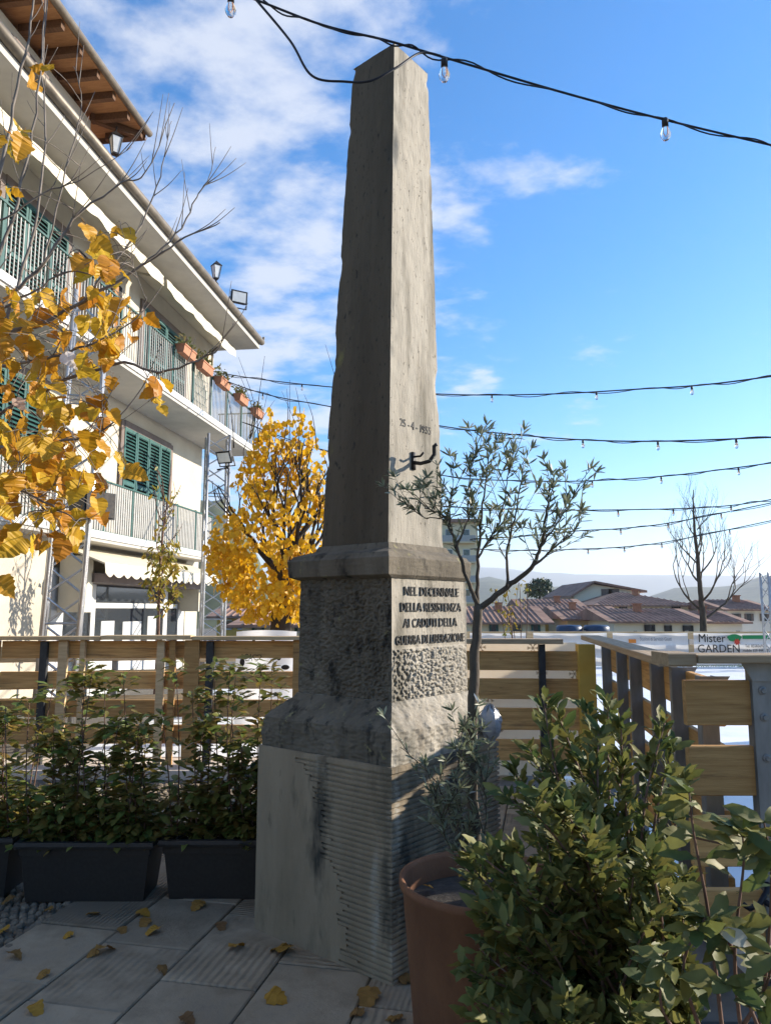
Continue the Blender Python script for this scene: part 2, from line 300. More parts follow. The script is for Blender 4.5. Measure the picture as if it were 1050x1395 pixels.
def basis(pos, d, up, roll=0., s=1.):
    d = Vector(d).normalized(); up = Vector(up); y = up.cross(d)
    y = y.normalized() if y.length > 1e-4 else d.orthogonal().normalized(); z = d.cross(y)
    M_ = Matrix((d, y, z)).transposed().to_4x4() @ Matrix.Rotation(roll, 4, 'X') @ Matrix.Scale(s, 4); M_.translation = pos; return M_
def rv(a=1.): return Vector((random.uniform(-a, a), random.uniform(-a, a), random.uniform(-a, a)))
def leaves(parent, meshes, mats, n_obj, name='leaf', stuff='foliage', eye=Vector((0, 0, EYE))):
    """the leaves nearest the eye become parts, the rest one mesh"""
    mats = sorted(mats, key=lambda m: (m.translation-eye).length)
    for m in mats[:n_obj]: put(name, random.choice(meshes), parent, m)
    rest = mats[n_obj:]
    if rest:
        b = MB(); tmpl = [([v.co.copy() for v in me.vertices], [tuple(p.vertices) for p in me.polygons]) for me in meshes]
        for m in rest:
            vs, fs = random.choice(tmpl); b.add([m @ v for v in vs], fs)
        o = b.build(stuff, meshes[0].materials[0], parent, True); o['kind'] = 'stuff'
def text_mesh(txt, mat_, width, height, ext=.004, bold=.0):
    cu = bpy.data.curves.new('t', 'FONT'); cu.body = txt; cu.size = 1; cu.extrude = 0; cu.offset = bold; cu.align_x = 'CENTER'; cu.resolution_u = 3
    to = bpy.data.objects.new('t', cu); me = bpy.data.meshes.new_from_object(to)
    bpy.data.objects.remove(to); xs = [v.co.x for v in me.vertices]; ys = [v.co.y for v in me.vertices]
    x0, x1, y0, y1 = min(xs), max(xs), min(ys), max(ys)
    b = MB(); n = len(me.vertices); fv = lambda v, z: Vector(((v.co.x-(x0+x1)/2)/(x1-x0)*width, (v.co.y-y0)/(y1-y0)*height, z))
    b.v = [fv(v, ext) for v in me.vertices]; b.f = [tuple(p.vertices) for p in me.polygons]
    if b.f and sum(me.polygons[i].normal.z for i in range(len(me.polygons))) < 0: b.f = [tuple(reversed(f)) for f in b.f]
    cnt = {}
    for f in b.f:
        for i in range(len(f)): e = (f[i], f[(i+1) % len(f)]); cnt[e] = 1
    b.v += [Vector((v.x, v.y, -ext)) for v in b.v[:n]]
    b.f += [(e[1], e[0], e[0]+n, e[1]+n) for e in cnt if (e[1], e[0]) not in cnt]
    bpy.data.meshes.remove(me); return b.mesh('lettering', mat_)
def frame3(o, x, y, z):
    M_ = Matrix((Vector(x), Vector(y), Vector(z))).transposed().to_4x4(); M_.translation = Vector(o); return M_
# ================================================================== SETTING
# ground: the raised piazza, falling away to the valley beyond
def gz(r): return -.03 if r < 40 else max(-8., -.03-(r-40)*.8)
b = MB(); rings = [0, 6, 12, 25, 40, 45, 50.5, 80, 200, 600, 2000, 9000, 16000]; n = 48
for r in rings: b.v += [Vector((r*math.cos(2*math.pi*k/n), 5+r*math.sin(2*math.pi*k/n), gz(r))) for k in range(n)]
for i in range(len(rings)-1):
    for k in range(n): b.f.append((i*n+k, (i+1)*n+k, (i+1)*n+(k+1) % n, i*n+(k+1) % n))
struct(b.build('ground', MT['ground']))
# paving of tooled slabs in front
pave = thing('pavement', None, None); pave['kind'] = 'structure'
ca = R(-12); cu_ = Vector((math.sin(-ca), math.cos(-ca), 0)); cr_ = Vector((cu_.y, -cu_.x, 0)); O_ = Vector((-1.06, 3.1, 0))
def slab_mesh(m, w, l):
    k = .006; q = MB(); t = MB()
    a = [(-w/2, -l/2), (w/2, -l/2), (w/2, l/2), (-w/2, l/2)]; a2 = [(x*(1-2*k/w), y*(1-2*k/l)) for x, y in a]
    q.v = [Vector((x, y, -.05)) for x, y in a]+[Vector((x, y, -.006)) for x, y in a]+[Vector((x, y, 0)) for x, y in a2]
    q.f = [(i, (i+1) % 4, 4+(i+1) % 4, 4+i) for i in range(4)]+[(4+i, 4+(i+1) % 4, 8+(i+1) % 4, 8+i) for i in range(4)]+[(8, 9, 10, 11)]
    return q.mesh('slab', m)
ri = random.Random(3); cache = {}
for c in range(-9, 9):
    y = -2.2+ri.uniform(0, .6)
    while y < 4.4:
        l = ri.choice([.42, .55, .7, .85]); x = c*.45
        ctr = O_+cr_*(x+.225)+cu_*(y+l/2)
        inside = ctr.y > 1.2 and ctr.y < 7.1 and -3.6 < ctr.x < 1.3 and not (ctr.x < -1.75 and ctr.y > 3.65)
        if inside:
            mt_ = ri.choice(['slab', 'slab_fine', 'slab_fine', 'slab_coarse', 'slab']); turn = ri.random() < .5
            key = (mt_, l, turn)
            if key not in cache: cache[key] = slab_mesh(MT[mt_], l-.008 if turn else .442, .442 if turn else l-.008)
            M_ = frame3(ctr+Vector((0, 0, ri.uniform(-.003, .003))), cr_, cu_, (0, 0, 1)) @ Matrix.Rotation(ri.uniform(-.006, .006), 4, 'X')
            if turn: M_ = M_ @ Matrix.Rotation(math.pi/2, 4, 'Z')
            put('slab', cache[key], pave, M_)
        y += l
# cobbles at the left edge
b = MB(); rc = random.Random(5)
for i in range(64):
    for j in range(60):
        x = -4.6+i*.048+rc.uniform(-.012, .012)+(.024 if j % 2 else 0); y = 3.66+j*.058+rc.uniform(-.012, .012)
        if x > -1.83+(y-3.66)*.2+rc.uniform(-.03, .03): continue
        w, l, h = rc.uniform(.018, .027), rc.uniform(.022, .031), rc.uniform(-.006, .004); a = rc.uniform(0, 3)
        ring = [(math.cos(a+k*math.pi/3)*w, math.sin(a+k*math.pi/3)*l) for k in range(6)]
        b.add([(x+p*1.08, y+q*1.08, -.03) for p, q in ring]+[(x+p, y+q, h-.010) for p, q in ring]+[(x+p*.6, y+q*.6, h) for p, q in ring],
              [(k, (k+1) % 6, 6+(k+1) % 6, 6+k) for k in range(6)]+[(6+k, 6+(k+1) % 6, 12+(k+1) % 6, 12+k) for k in range(6)]+[tuple(range(12, 18))])
o = b.build('cobblestones', MT['cobble'], pave, False); o['kind'] = 'stuff'
# rink platform and ice
struct(MB().box(-4.4, 1.35, 7.35, 8.0, -.03, .05).build('rink_platform', MT['platform']))
b = MB(); b.box(-3.3, 14, 8.0, 20.4, -.03, .06); b.box(1.62, 14, 3.45, 8.0, -.03, .06)
struct(b.build('ice', MT['ice']))
# ------------------------------------------------------------------ hills
def ridge(name, dist, az0, az1, hfun, mat_, depth, n=90, rows=8):
    m = MB()
    for j in range(rows+1):
        f = j/rows
        for i in range(n+1):
            az = R(az0+(az1-az0)*i/n); d = dist-depth+depth*f; h = hfun(math.degrees(az))*math.sin(f*math.pi/2)**1.5
            p = Vector((d*math.sin(az), d*math.cos(az), 0)); h *= 1+.10*fbm(p*(9/dist), 5)+.03*fbm(p*(60/dist), 3)
            m.v.append(p+Vector((0, 0, -8.5+h)))
    for j in range(rows):
        for i in range(n): a = j*(n+1)+i; m.f.append((a, a+1, a+n+2, a+n+1))
    return struct(m.build(name, mat_, smooth=True))
ridge('far_mountains', 7500, -45, 60, lambda a: 300+90*math.sin(a*.11+.6)+45*math.sin(a*.31), MT['mountain'], 2500)
ridge('hills', 2600, -60, 60, lambda a: 78+30*math.sin(a*.33-1.2)+14*math.sin(a*.9+1), MT['hill'], 900)
ridge('near_hill', 640, -60, -8.2, lambda a: 100*min(1, max(0, (-8.2-a)/4.2))**.7, MT['hill'], 260, 60, 14)
# ================================================================== OBELISK
A40 = R(40); UL = Vector((-math.cos(A40), math.sin(A40), 0)); UR = Vector((math.sin(A40), math.cos(A40), 0)); UP = Vector((0, 0, 1))
OC = Vector((-.0273, 4.0073, 0))
mon = thing('stone_obelisk', 'tall weathered stone obelisk with carved inscription on a grooved grey base', 'obelisk', OC, 0)
def sq(w, z, c=OC): return [c+w*(i*UL+j*UR)+Vector((0, 0, z)) for i, j in ((-1, -1), (1, -1), (1, 1), (-1, 1))]   # near, left, far, right
# base: recessed core with proud ribs and a smooth plate
WB = .45; HB = .897
core = MB(); lo = sq(WB-.009, 0); hi = sq(WB-.009, HB-.012)
core.add(lo+hi, [(0, 4, 5, 1), (1, 5, 6, 2), (2, 6, 7, 3), (3, 7, 4, 0), (4, 7, 6, 5)])
core.build('base_core', MT['base'], mon)
nr = 37; pitch = HB/nr; rr = random.Random(2)
STS = [max(.2, .62-.36*(1-i/(nr-1))**.8+rr.uniform(-.05, .05)*(1 if rr.random() < .7 else 2)) for i in range(nr)]   # how far each furrow runs from the near edge on the left face
for i in range(nr):
    z0 = i*pitch; z1 = z0+pitch*.70
    if i == nr-1: z1 = HB
    t = i/(nr-1)
    st = STS[i]
    k = .004; e = rr.uniform(-.0012, .0012)
    def ringpts(w, z): 
        c = sq(w, z); lf = c[0]+(c[1]-c[0])*(2*WB*st)/(2*w)
        return [lf, c[0], c[3], c[2]]
    q = MB(); inner = ringpts(WB-.012, z0); 
    A = [ringpts(WB-.010, z0), ringpts(WB+e, z0+k*.6), ringpts(WB+e, z1-k*.6), ringpts(WB-.010, z1)]
    for r_ in A: q.v += r_
    for a_ in range(3):
        for s_ in range(3): q.f.append((a_*4+s_+1, a_*4+s_, a_*4+4+s_, a_*4+5+s_))
    q.f = [tuple(reversed(f)) for f in q.f]
    q.f.append((0, 4, 8, 12)); q.f.append((15, 11, 7, 3))
    q.build('stone_rib', MT['base'], mon)
pl = MB(); c0 = sq(WB+.0005, 0)[0]
poly = [c0+UL*(2*WB)+UP*.0]
for i in range(nr): poly += [c0+UL*(2*WB*(STS[i]-.004))+UP*(i*pitch+.0005), c0+UL*(2*WB*(STS[i]-.004))+UP*((i+1)*pitch-.0005)]
poly.append(c0+UL*(2*WB)+UP*HB)
pl.prism(poly, UR*.012); pl.build('smooth_plate', MT['base'], mon)
top = MB(); a = sq(WB-.002, HB-.008); d_ = sq(WB-.002, HB+.003); top.add(a+d_, [(4, 7, 6, 5), (0, 4, 5, 1), (1, 5, 6, 2), (2, 6, 7, 3), (3, 7, 4, 0)]); top.build('base_top', MT['base'], mon)
def loft(levels, nu, amp, fine, matname, name, nz=12, edge_chip=0., skip=None, rough=None, crust=None, crust_mat='stone_dark'):
    """levels: (w, z, centre); four gridded faces with weathered relief"""
    m = MB()
    cs = [sq(w, z, c) for w, z, c in levels]
    for f in range(4):
        base = len(m.v); rows = 0
        for li in range(len(levels)-1):
            steps = max(1, int(nz*abs(levels[li+1][1]-levels[li][1])/.1)) if nz else 1
            for s_ in range(steps+(1 if li == len(levels)-2 else 0)):
                t = s_/steps; A0 = cs[li][f].lerp(cs[li+1][f], t); B0 = cs[li][(f+1) % 4].lerp(cs[li+1][(f+1) % 4], t); cen = levels[li][2].lerp(levels[li+1][2], t)
                for u in range(nu+1):
                    p = A0.lerp(B0, u/nu); rad = Vector((p.x-cen.x, p.y-cen.y, 0)); wr = rad.length; rd = rad.normalized()
                    e = min(u, nu-u)/nu*(B0-A0).length
                    d = amp*fbm(p*14, 4)+fine*noise.noise(p*70)
                    if rough: d += rough(p, f, e)
                    if edge_chip:
                        ei = (f if u < nu*.5 else f+1) % 4; ch = max(0, noise.noise(Vector((3.3*ei, 5.1, p.z*2.3)))-.3)*edge_chip*1.8+max(0, noise.noise(Vector((9, 1+2.7*ei, p.z*9)))-.28)*edge_chip*.9
                        d -= ch*max(0, 1-e/(.03+ch*.8))
                    m.v.append(p+rd*d)
                rows += 1
        for r_ in range(rows-1):
            for u in range(nu): a = base+r_*(nu+1)+u; m.f.append((a+1, a, a+nu+1, a+nu+2))
    k = len(m.v); m.v += cs[-1]; m.f.append((k, k+3, k+2, k+1))
    o = m.build(name, MT[matname], mon, True)
    if crust:      # faces darkened for old weathering crust, plus shaded-side tone put into the colour
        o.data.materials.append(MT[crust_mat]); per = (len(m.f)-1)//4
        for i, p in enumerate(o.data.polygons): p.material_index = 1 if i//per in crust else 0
    return o
ODI = OC+Vector((.018, 0, 0)); OSH = OC+Vector((.012, 0, 0)); OTP = OC+Vector((.058, 0, 0))
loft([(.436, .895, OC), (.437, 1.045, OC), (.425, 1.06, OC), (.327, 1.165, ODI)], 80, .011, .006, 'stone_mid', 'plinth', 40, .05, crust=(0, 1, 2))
def drough(p, f, e):
    k = min(1, e/.012)
    if f == 3 and p.z > 1.405: return -.004*k if p.z > 1.41 else 0
    amp = .016 if f in (3, 0) else .01
    v = noise.noise(p*62)+.6*noise.noise(p*125)
    return k*amp*min(.35, max(-.7, v))
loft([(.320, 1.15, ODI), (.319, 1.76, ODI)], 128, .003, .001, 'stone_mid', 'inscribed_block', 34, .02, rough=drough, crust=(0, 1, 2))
loft([(.322, 1.752, ODI), (.350, 1.768, OC), (.356, 1.852, OC), (.345, 1.862, OC), (.335, 1.878, OC), (.262, 1.905, OSH), (.246, 1.935, OSH)], 40, .003, .002, 'stone_dark', 'cornice', 40, .025)
loft([(.236, 1.925, OSH), (.158, 4.79, OTP)], 40, .003, .0012, 'stone_mid', 'shaft', 5, .035, crust=(0, 1, 2), crust_mat='patina_shade')
# broken patch low on the lit face of the shaft
# inscription, date and bracket on the right-hand face
NR = -UL
def on_face(u, z, w, c, off): return c-UL*(w+off)+UR*u+UP*z
for txt, py, wd, uc in (('NEL DECENNALE', 806, .47, .015), ('DELLA RESISTENZA', 827, .52, .01), ('AI CADUTI DELLA', 848, .46, 0), ('GUERRA DI LIBERAZIONE', 870, .585, .005)):
    z = P(580, py, 3.80).z-.022
    put('inscription', text_mesh(txt, MT['letter'], wd, .044, .006, .003), mon, frame3(on_face(uc, z, .319, ODI, -.003), UR, UP, NR))
zc_ = 2.555; wz = .236-(.078)*(zc_-1.925)/2.865; oc_ = OSH.lerp(OTP, (zc_-1.925)/2.865)
put('date', text_mesh('25 - 4 - 1955', MT['letter'], .27, .043, .004, .01), mon, frame3(on_face(0, zc_, wz, oc_, -.001), UR, UP, (NR+UP*.027).normalized()))
q = MB(); zb = 2.375; o0 = on_face(-.03, zb, .2235, oc_, 0)
q.bar(o0+UP*-.04+NR*.004, o0+UP*.055+NR*.004, .03, .008, NR)
q.tube([o0, o0+NR*.05-UP*.012, o0+NR*.10+UR*.01-UP*.005, o0+NR*.125+UR*.02+UP*.03, o0+NR*.12+UR*.025+UP*.075, o0+NR*.135+UR*.03+UP*.085], .0105, 8)
q.tube([o0+UP*.03, o0+UP*.028+NR*.05, o0+UP*.045+NR*.07], .006, 8)
q.build('iron_bracket', MT['iron'], mon, True)
tag(MB().add(*[x for x in [[P(668, 985, 3.93)+Vector((.055*math.cos(a)*math.sin(t)*(1+.25*math.sin(5*a+3*t)), .05*math.sin(a)*math.sin(t)*(1+.2*math.sin(4*a)), .085*math.cos(t)*(1+.2*math.sin(6*a)))) for t in [math.pi*j/9 for j in range(10)] for a in [2*math.pi*k/16 for k in range(16)]], [(j*16+k, j*16+(k+1) % 16, (j+1)*16+(k+1) % 16, (j+1)*16+k) for j in range(9) for k in range(16)]]]).build('plastic_wrap', MT['wrap']), 'crumpled clear plastic wrap bundled on the obelisk plinth behind the olive trunk', 'plastic wrap')
# ================================================================== FENCES
def plank(parent, a, b_, z0, z1, th=.04, m='plank', name='plank'):
    """a board between two ground points, its own local X along the board"""
    a = Vector(a); b_ = Vector(b_); d = (b_-a); l = d.length; d.normalize(); nrm = Vector((-d.y, d.x, 0))
    k = .004; me = MB(); h = z1-z0
    prof = [(-th/2+k, 0), (th/2-k, 0), (th/2, k), (th/2, h-k), (th/2-k, h), (-th/2+k, h), (-th/2, h-k), (-th/2, k)]
    n = len(prof); me.v = [Vector((x, y, z)) for x in (0, l) for y, z in prof]
    me.f = [tuple(range(n)), tuple(range(2*n-1, n-1, -1))]+[(i, n+i, n+(i+1) % n, (i+1) % n) for i in range(n)]
    me.f = [tuple(reversed(f)) for f in me.f]
    M_ = frame3((a.x, a.y, z0), d, nrm, UP)
    return put(name, me.mesh(name, MT[m]), parent, M_)
def post(parent, p, z0, z1, w, dp, m, name='post', rz=0):
    me = MB().box(-w/2, w/2, -dp/2, dp/2, 0, z1-z0)
    return put(name, me.mesh(name, MT[m]), parent, Matrix.Translation((p[0], p[1], z0)) @ Matrix.Rotation(rz, 4, 'Z'))
def channel(parent, p, z0, z1, rz=0, w=.065, name='steel_post', m='steel', bolts=()):
    me = MB(); t = .006
    me.box(-w/2, w/2, -.004, .004, 0, z1-z0); me.box(-w/2-.001, -w/2+t, .0042, .05, 0, z1-z0); me.box(w/2-t, w/2+.001, .0042, .05, 0, z1-z0)
    M_ = Matrix.Translation((p[0], p[1], z0)) @ Matrix.Rotation(rz, 4, 'Z')
    o = put(name, me.mesh(name, MT[m]), parent, M_)
    for zb_ in bolts:
        q = MB().lathe([(.0, .012), (.009, .012), (.011, .006), (.018, .004), (.018, 0)], n=12)
        put('bolt', q.mesh('bolt', MT['steel']), o, M_ @ Matrix.Translation((0, -.004, zb_-z0)) @ Matrix.Rotation(math.pi/2, 4, 'X'))
    return o
ZL = [(1.10, 1.275), (.79, .965), (.51, .68), (.245, .43)]
# long back fence, left stretch
f1 = thing('plank_fence', 'brown plank fence behind the planters, left of the obelisk', 'fence', (-1.5, 7.7, 0), 0, 'plank fences round the rink')
xs = [-3.95, -2.26, -.20]
for (z0, z1) in ZL:
    for i in range(2): plank(f1, (xs[i]+.004, 7.7+.02*i, 0), (xs[i+1]-.004, 7.72, 0), z0, z1, .04)
for x, w, m in ((-3.30, .09, 'plank_pale'), (-3.10, .05, 'plank_pale'), (-2.30, .075, 'plank_pale'), (-2.18, .06, 'plank'), (-1.98, .15, 'plank'), (-.9, .09, 'plank')):
    post(f1, (x, 7.655), .05, 1.285, w, .045, m)
for x in (-3.50, -1.80, -.35): channel(f1, (x, 7.64), .05, 1.27, 0, .07, m='steel_dark')
plank(f1, (-4.0, 7.66, 0), (-2.9, 7.66, 0), 1.288, 1.325, .16, 'plank_pale', 'cap_board'); plank(f1, (-2.89, 7.655, 0), (-1.98, 7.655, 0), 1.292, 1.335, .17, 'plank_pale', 'cap_board'); plank(f1, (-1.97, 7.66, 0), (-.1, 7.66, 0), 1.288, 1.325, .16, 'plank_pale', 'cap_board')
gp = P(335, 901, 7.675)
put('graffiti', text_mesh('ACA', MT['ink'], .125, .075, .0012, -.012), f1, frame3((gp.x, 7.6985, gp.z), (1, 0, 0), UP, (0, -1, 0)))
hp = Vector((gp.x+.11, 7.698, gp.z)); q = MB(); q.tube([hp+Vector((.045*math.sin(t)**3, 0, .04+.035*(.81*math.cos(t)-.31*math.cos(2*t)-.12*math.cos(3*t)))) for t in [2*math.pi*i/20 for i in range(21)]], .003, 5); q.build('graffiti_heart', MT['ink'], f1)
# short return at the far left, coming towards the viewer
f2 = thing('plank_fence', 'short plank fence return at the far left edge, angled towards the viewer', 'fence', (-4.2, 7, 0), 0, 'plank fences round the rink')
for (z0, z1) in ZL: plank(f2, (-3.97, 7.69, 0), (-5.0, 6.3, 0), z0, z1, .04)
channel(f2, (-4.02, 7.58), .0, 1.27, R(50), .07); plank(f2, (-4.0, 7.55, 0), (-5.0, 6.25, 0), 1.29, 1.326, .16, 'plank_pale', 'cap_board')
# sunlit inner barrier behind the left stretch
f3 = thing('inner_barrier', 'pale sunlit plank barrier inside the rink, behind the left fence', 'fence', (-3, 9.5, 0))
for z0, z1 in ((.92, 1.12), (.58, .80), (.25, .47)):
    plank(f3, (-6.0, 9.3, 0), (-2.55, 10.2, 0), z0, z1, .03, 'plank_pale'); plank(f3, (-2.54, 10.2, 0), (-.9, 10.5, 0), z0-.03, z1-.03, .03, 'plank_pale')
for x, y in ((-5, 9.6), (-3.6, 9.97), (-2.5, 10.25), (-1.2, 10.5)): post(f3, (x, y), -.02, 1.1, .07, .05, 'steel')
# white printed sheet hung inside
ws = thing('printed_sheet', 'white sheet with black printed shapes hung behind the fence by the yellow tree', 'banner', (-1.6, 9.0, 0))
p0 = P(322, 862, 9.0); p1 = P(404, 862, 9.0)
q = MB(); nx = 16
for j in (0, 1):
    for i in range(nx+1): t = i/nx; q.v.append(Vector((p0.x+(p1.x-p0.x)*t, 9.0+.02*math.sin(t*9)+.01*j, (1.33+.02*math.sin(t*3.1))*j+.10*(1-j))))
for i in range(nx): q.f.append((i, i+1, nx+2+i, nx+1+i))
q.build('sheet', MT['white'], ws, True)
for k, (u, v, a, b_) in enumerate([(.18, .16, .025, .05), (.30, .09, .02, .03), (.46, .2, .09, .014), (.62, .1, .02, .05), (.72, .3, .03, .04), (.12, .36, .03, .05), (.5, .44, .05, .012), (.85, .2, .03, .06), (.83, .42, .05, .03)]):
    c = Vector((p0.x+(p1.x-p0.x)*u, 8.965, 1.33-v)); MB().prism([c+Vector((a*math.cos(t), 0, b_*math.sin(t))) for t in [2*math.pi*i/12 for i in range(12)]], (0, .002, 0)).build('printed_shape', MT['ink'], ws)
# back fence, right stretch with snowflake sheet
f4 = thing('plank_fence', 'dark brown plank fence right of the obelisk, behind the olive tree', 'fence', (1, 6.9, 0), 0, 'plank fences round the rink')
ZR = [(1.04, 1.215), (.78, .965), (.505, .70), (.235, .42)]
for z0, z1 in ZR: plank(f4, (.25, 7.0, 0), (1.79, 6.9, 0), z0, z1, .04)
plank(f4, (.2, 6.95, 0), (1.62, 6.86, 0), 1.285, 1.33, .17, 'plank_grey', 'cap_board'); channel(f4, (1.485-.05, 6.84), 0, 1.28, 0, .055, m='steel_dark')
post(f4, (1.84, 6.88), 0, 1.28, .15, .12, 'yellow_pad', 'padding')
ss = thing('snowflake_sheet', 'cream sheet printed with snowflakes behind the right-hand fence planks', 'banner', (1, 7.1, 0))
MB().add([(.25, 7.09, .08), (1.79, 6.99, .08), (1.79, 6.99, 1.29), (.25, 7.09, 1.29)], [(0, 1, 2, 3)]).build('sheet', MT['cream_sheet'], ss)
for px, py in ((726, 883), (738, 917), (782, 918), (668, 950), (681, 991), (692, 1030), (655, 882), (700, 1030)):
    c = P(px, py, 6.99); c.y = 7.095-.065*(c.x-.25)-.012; q = MB()
    for k in range(6):
        a = k*math.pi/3; e = c+Vector((math.cos(a)*.055, 0, math.sin(a)*.055)); q.bar(c, e, .006, .002, (0, 1, 0))
        for g in (-.6, .6): q.bar(c.lerp(e, .55), c.lerp(e, .55)+Vector((math.cos(a+g)*.025, 0, math.sin(a+g)*.025)), .005, .002, (0, 1, 0))
    q.build('snowflake', MT['snow_ink'], ss)
# side fence coming forward on the right
f5 = thing('plank_fence', 'plank fence with grey steel posts running back along the ice on the right', 'fence', (1.6, 5, 0), 0, 'plank fences round the rink')
S0 = Vector((1.50, 3.36, 0)); S1 = Vector((1.99, 6.78, 0)); sdv = (S1-S0).normalized(); srz = math.atan2(sdv.y, sdv.x)
for z0, z1 in [(1.08, 1.28), (.80, 1.0), (.52, .72), (.24, .44)]:
    plank(f5, S0+sdv*.02, S0+sdv*1.7, z0, z1, .035); plank(f5, S0+sdv*1.71, S1, z0, z1, .035)
for t in (.02, .55, 1.05, 1.72, 2.25, 3.0): 
    p = S0+sdv*t+Vector((-.05, 0, 0)); channel(f5, p, 0, 1.30, srz-math.pi/2 if t > .3 else 0, .075)
    MB().prism([Vector((p.x-.02, p.y, 1.30)), Vector((p.x+.10, p.y, 1.30)), Vector((p.x+.0, p.y, 1.16))], (0, .006, 0)).build('bracket', MT['steel'], f5)
plank(f5, S0+Vector((-.10, .25, 0)), S1+Vector((-.13, .0, 0)), 1.325, 1.365, .16, 'plank_grey', 'cap_board')
# near fence
f6 = thing('plank_fence', 'near plank fence with bolted steel post at the right edge', 'fence', (2, 3.2, 0), 0, 'plank fences round the rink')
for z0, z1 in [(1.115, 1.30), (.83, 1.03), (.55, .745), (.27, .46)]: plank(f6, (1.27, 3.2, 0), (5.2, 3.2, 0), z0, z1, .04)
channel(f6, (1.585, 3.165), 0, 1.375, 0, .085, bolts=(1.26, 1.15, .985, .70, .4)); channel(f6, (3.4, 3.165), 0, 1.375, 0, .085)
q = MB(); q.prism([(1.50, 3.15, 1.375), (1.67, 3.15, 1.375), (1.63, 3.15, 1.30), (1.54, 3.15, 1.30)], (0, .01, 0)); q.build('bracket', MT['steel'], f6)
plank(f6, (1.29, 3.17, 0), (5.2, 3.17, 0), 1.378, 1.412, .18, 'plank_grey', 'cap_board'); plank(f6, (1.17, 3.19, 0), (1.285, 3.19, 0), 1.368, 1.418, .2, 'plank_grey', 'cap_block')
q = MB(); q.tube([P(1012, 1232, 3.1), P(1020, 1238, 3.08), P(1034, 1232, 3.08), P(1044, 1215, 3.1), P(1045, 1203, 3.12)], .011, 8); q.tube([P(1040, 1228, 3.09), P(1060, 1240, 3.08)], .011, 8)
tag(q.build('black_cable', MT['cable'], None, True), 'twisted black cable tied to the near fence post at lower right', 'cable')
# far boards of the rink with banners
f7 = thing('rink_boards', 'far side boards of the ice rink, below the town houses', 'fence', (8, 20.2, 0))
for z0, z1 in ((.8, 1.0), (.45, .65), (.12, .3)): plank(f7, (1, 20.2, 0), (14, 20.2, 0), z0, z1, .04, 'plank_pale')
for i in range(10): post(f7, (1.2+1.4*i, 20.26), 0, 1.02, .08, .06, 'steel')
def banner(px0, px1, label, cat='banner', zt=1.0):
    a = P(px0, 862, 20.1); c = P(px1, 862, 20.1); t = thing('banner', label, cat, ((a.x+c.x)/2, 20.1, 0), 0, 'banners on the far rink boards')
    q = MB(); nx = 20
    for j, z in enumerate((.08, .5, .97)):
        for i in range(nx+1): u = i/nx; q.v.append(Vector((a.x+(c.x-a.x)*u, 20.1+.012*math.sin(u*17+j), z+.02*math.sin(u*math.pi)*(-1 if j == 2 else 0))))
    for j in range(2):
        for i in range(nx): k = j*(nx+1)+i; q.f.append((k, k+1, k+nx+2, k+nx+1))
    q.build('sheet', MT['white'], t, True); return t
banner(640, 716, 'plain white banner on the far boards behind the olive trunk'); banner(726, 826, 'plain white banner on the far boards, middle of the rink side')
bs = banner(834, 936, 'white banner with faint grey lettering and orange mark, left of the garden sign')
def btxt(t, txt, px, py, w, h, m):
    c = P(px, py, 20.06); put('lettering', text_mesh(txt, MT[m], w, h, .002), t, frame3((c.x, 20.07, c.z), (1, 0, 0), UP, (0, -1, 0)))
btxt(bs, 'Stazioni di Servizio Giusti', 893, 873, .85, .10, 'grey_ink')
c = P(861, 873, 20.06); MB().box(c.x-.1, c.x+.1, 20.066, 20.07, c.z-.06, c.z+.04).build('orange_mark', MT['orange'], bs)
bm = banner(944, 1075, 'white garden shop banner with green tree logo and black lettering', 'banner')
btxt(bm, 'Mister', 970, 875, .72, .22, 'ink'); btxt(bm, 'GARDEN', 979, 889, 1.12, .21, 'ink'); btxt(bm, 'www.mistergarden.it', 985, 910, 1.5, .10, 'greenink')
btxt(bm, 'Tel. 0558369260', 1030, 882, .6, .075, 'ink'); btxt(bm, 'mobile 329 4447755', 1030, 888, .72, .07, 'ink')
c = P(1000, 870, 20.06); q = MB(); q.prism([c+Vector((.19*math.cos(t)*(1+.1*math.sin(5*t)), 0, .10*math.sin(t)+.02)) for t in [2*math.pi*i/24 for i in range(24)]], (0, .004, 0)); q.build('logo_crown', MT['green'], bm)
q = MB(); c = c+Vector((.06, -.006, -.09)); q.prism([c+Vector((.10*(1 if i % 2 else .6)*math.cos(math.pi*i/8), 0, .10*(1 if i % 2 else .6)*math.sin(math.pi*i/8))) for i in range(16)], (0, .004, 0)); q.build('logo_flower', MT['red'], bm)
c = P(1030, 868, 20.06); MB().box(c.x-.38, c.x+.38, 20.066, 20.07, c.z-.05, c.z+.05).build('green_stripe', MT['green'], bm)
# ================================================================== HOUSE (local frame: x out of the facade, y away along it)
HF = Vector((-4.73, 18.6, 0)); HR = R(-7.7)
hs_ = thing('house', 'three-storey cream plastered house with green shutters and balconies', 'house', HF, HR)
HM = wm(hs_)
def hb(name, mat_, parent=hs_, smooth=False, *boxes, m=None):
    q = m or MB()
    for bx in boxes: q.box(*bx)
    return q.build(name, MT[mat_], parent, smooth, local=True)
hb('wall', 'plaster', hs_, False, (-9, 0, -14, 0, 2.86, 5.80), (-9, 0, -14, -6.3, -.03, 2.85), (-9, 0, -.75, 0, -.03, 2.85), (-9, -.5, -6.3, -.75, -.03, 2.85))
hb('upper_wall', 'plaster', hs_, False, (-9, .06, -14, .42, 5.80, 8.72))
hb('attic_wall', 'plaster', hs_, False, (-8, -1.0, -14, -4.3, 9.2, 11.95))
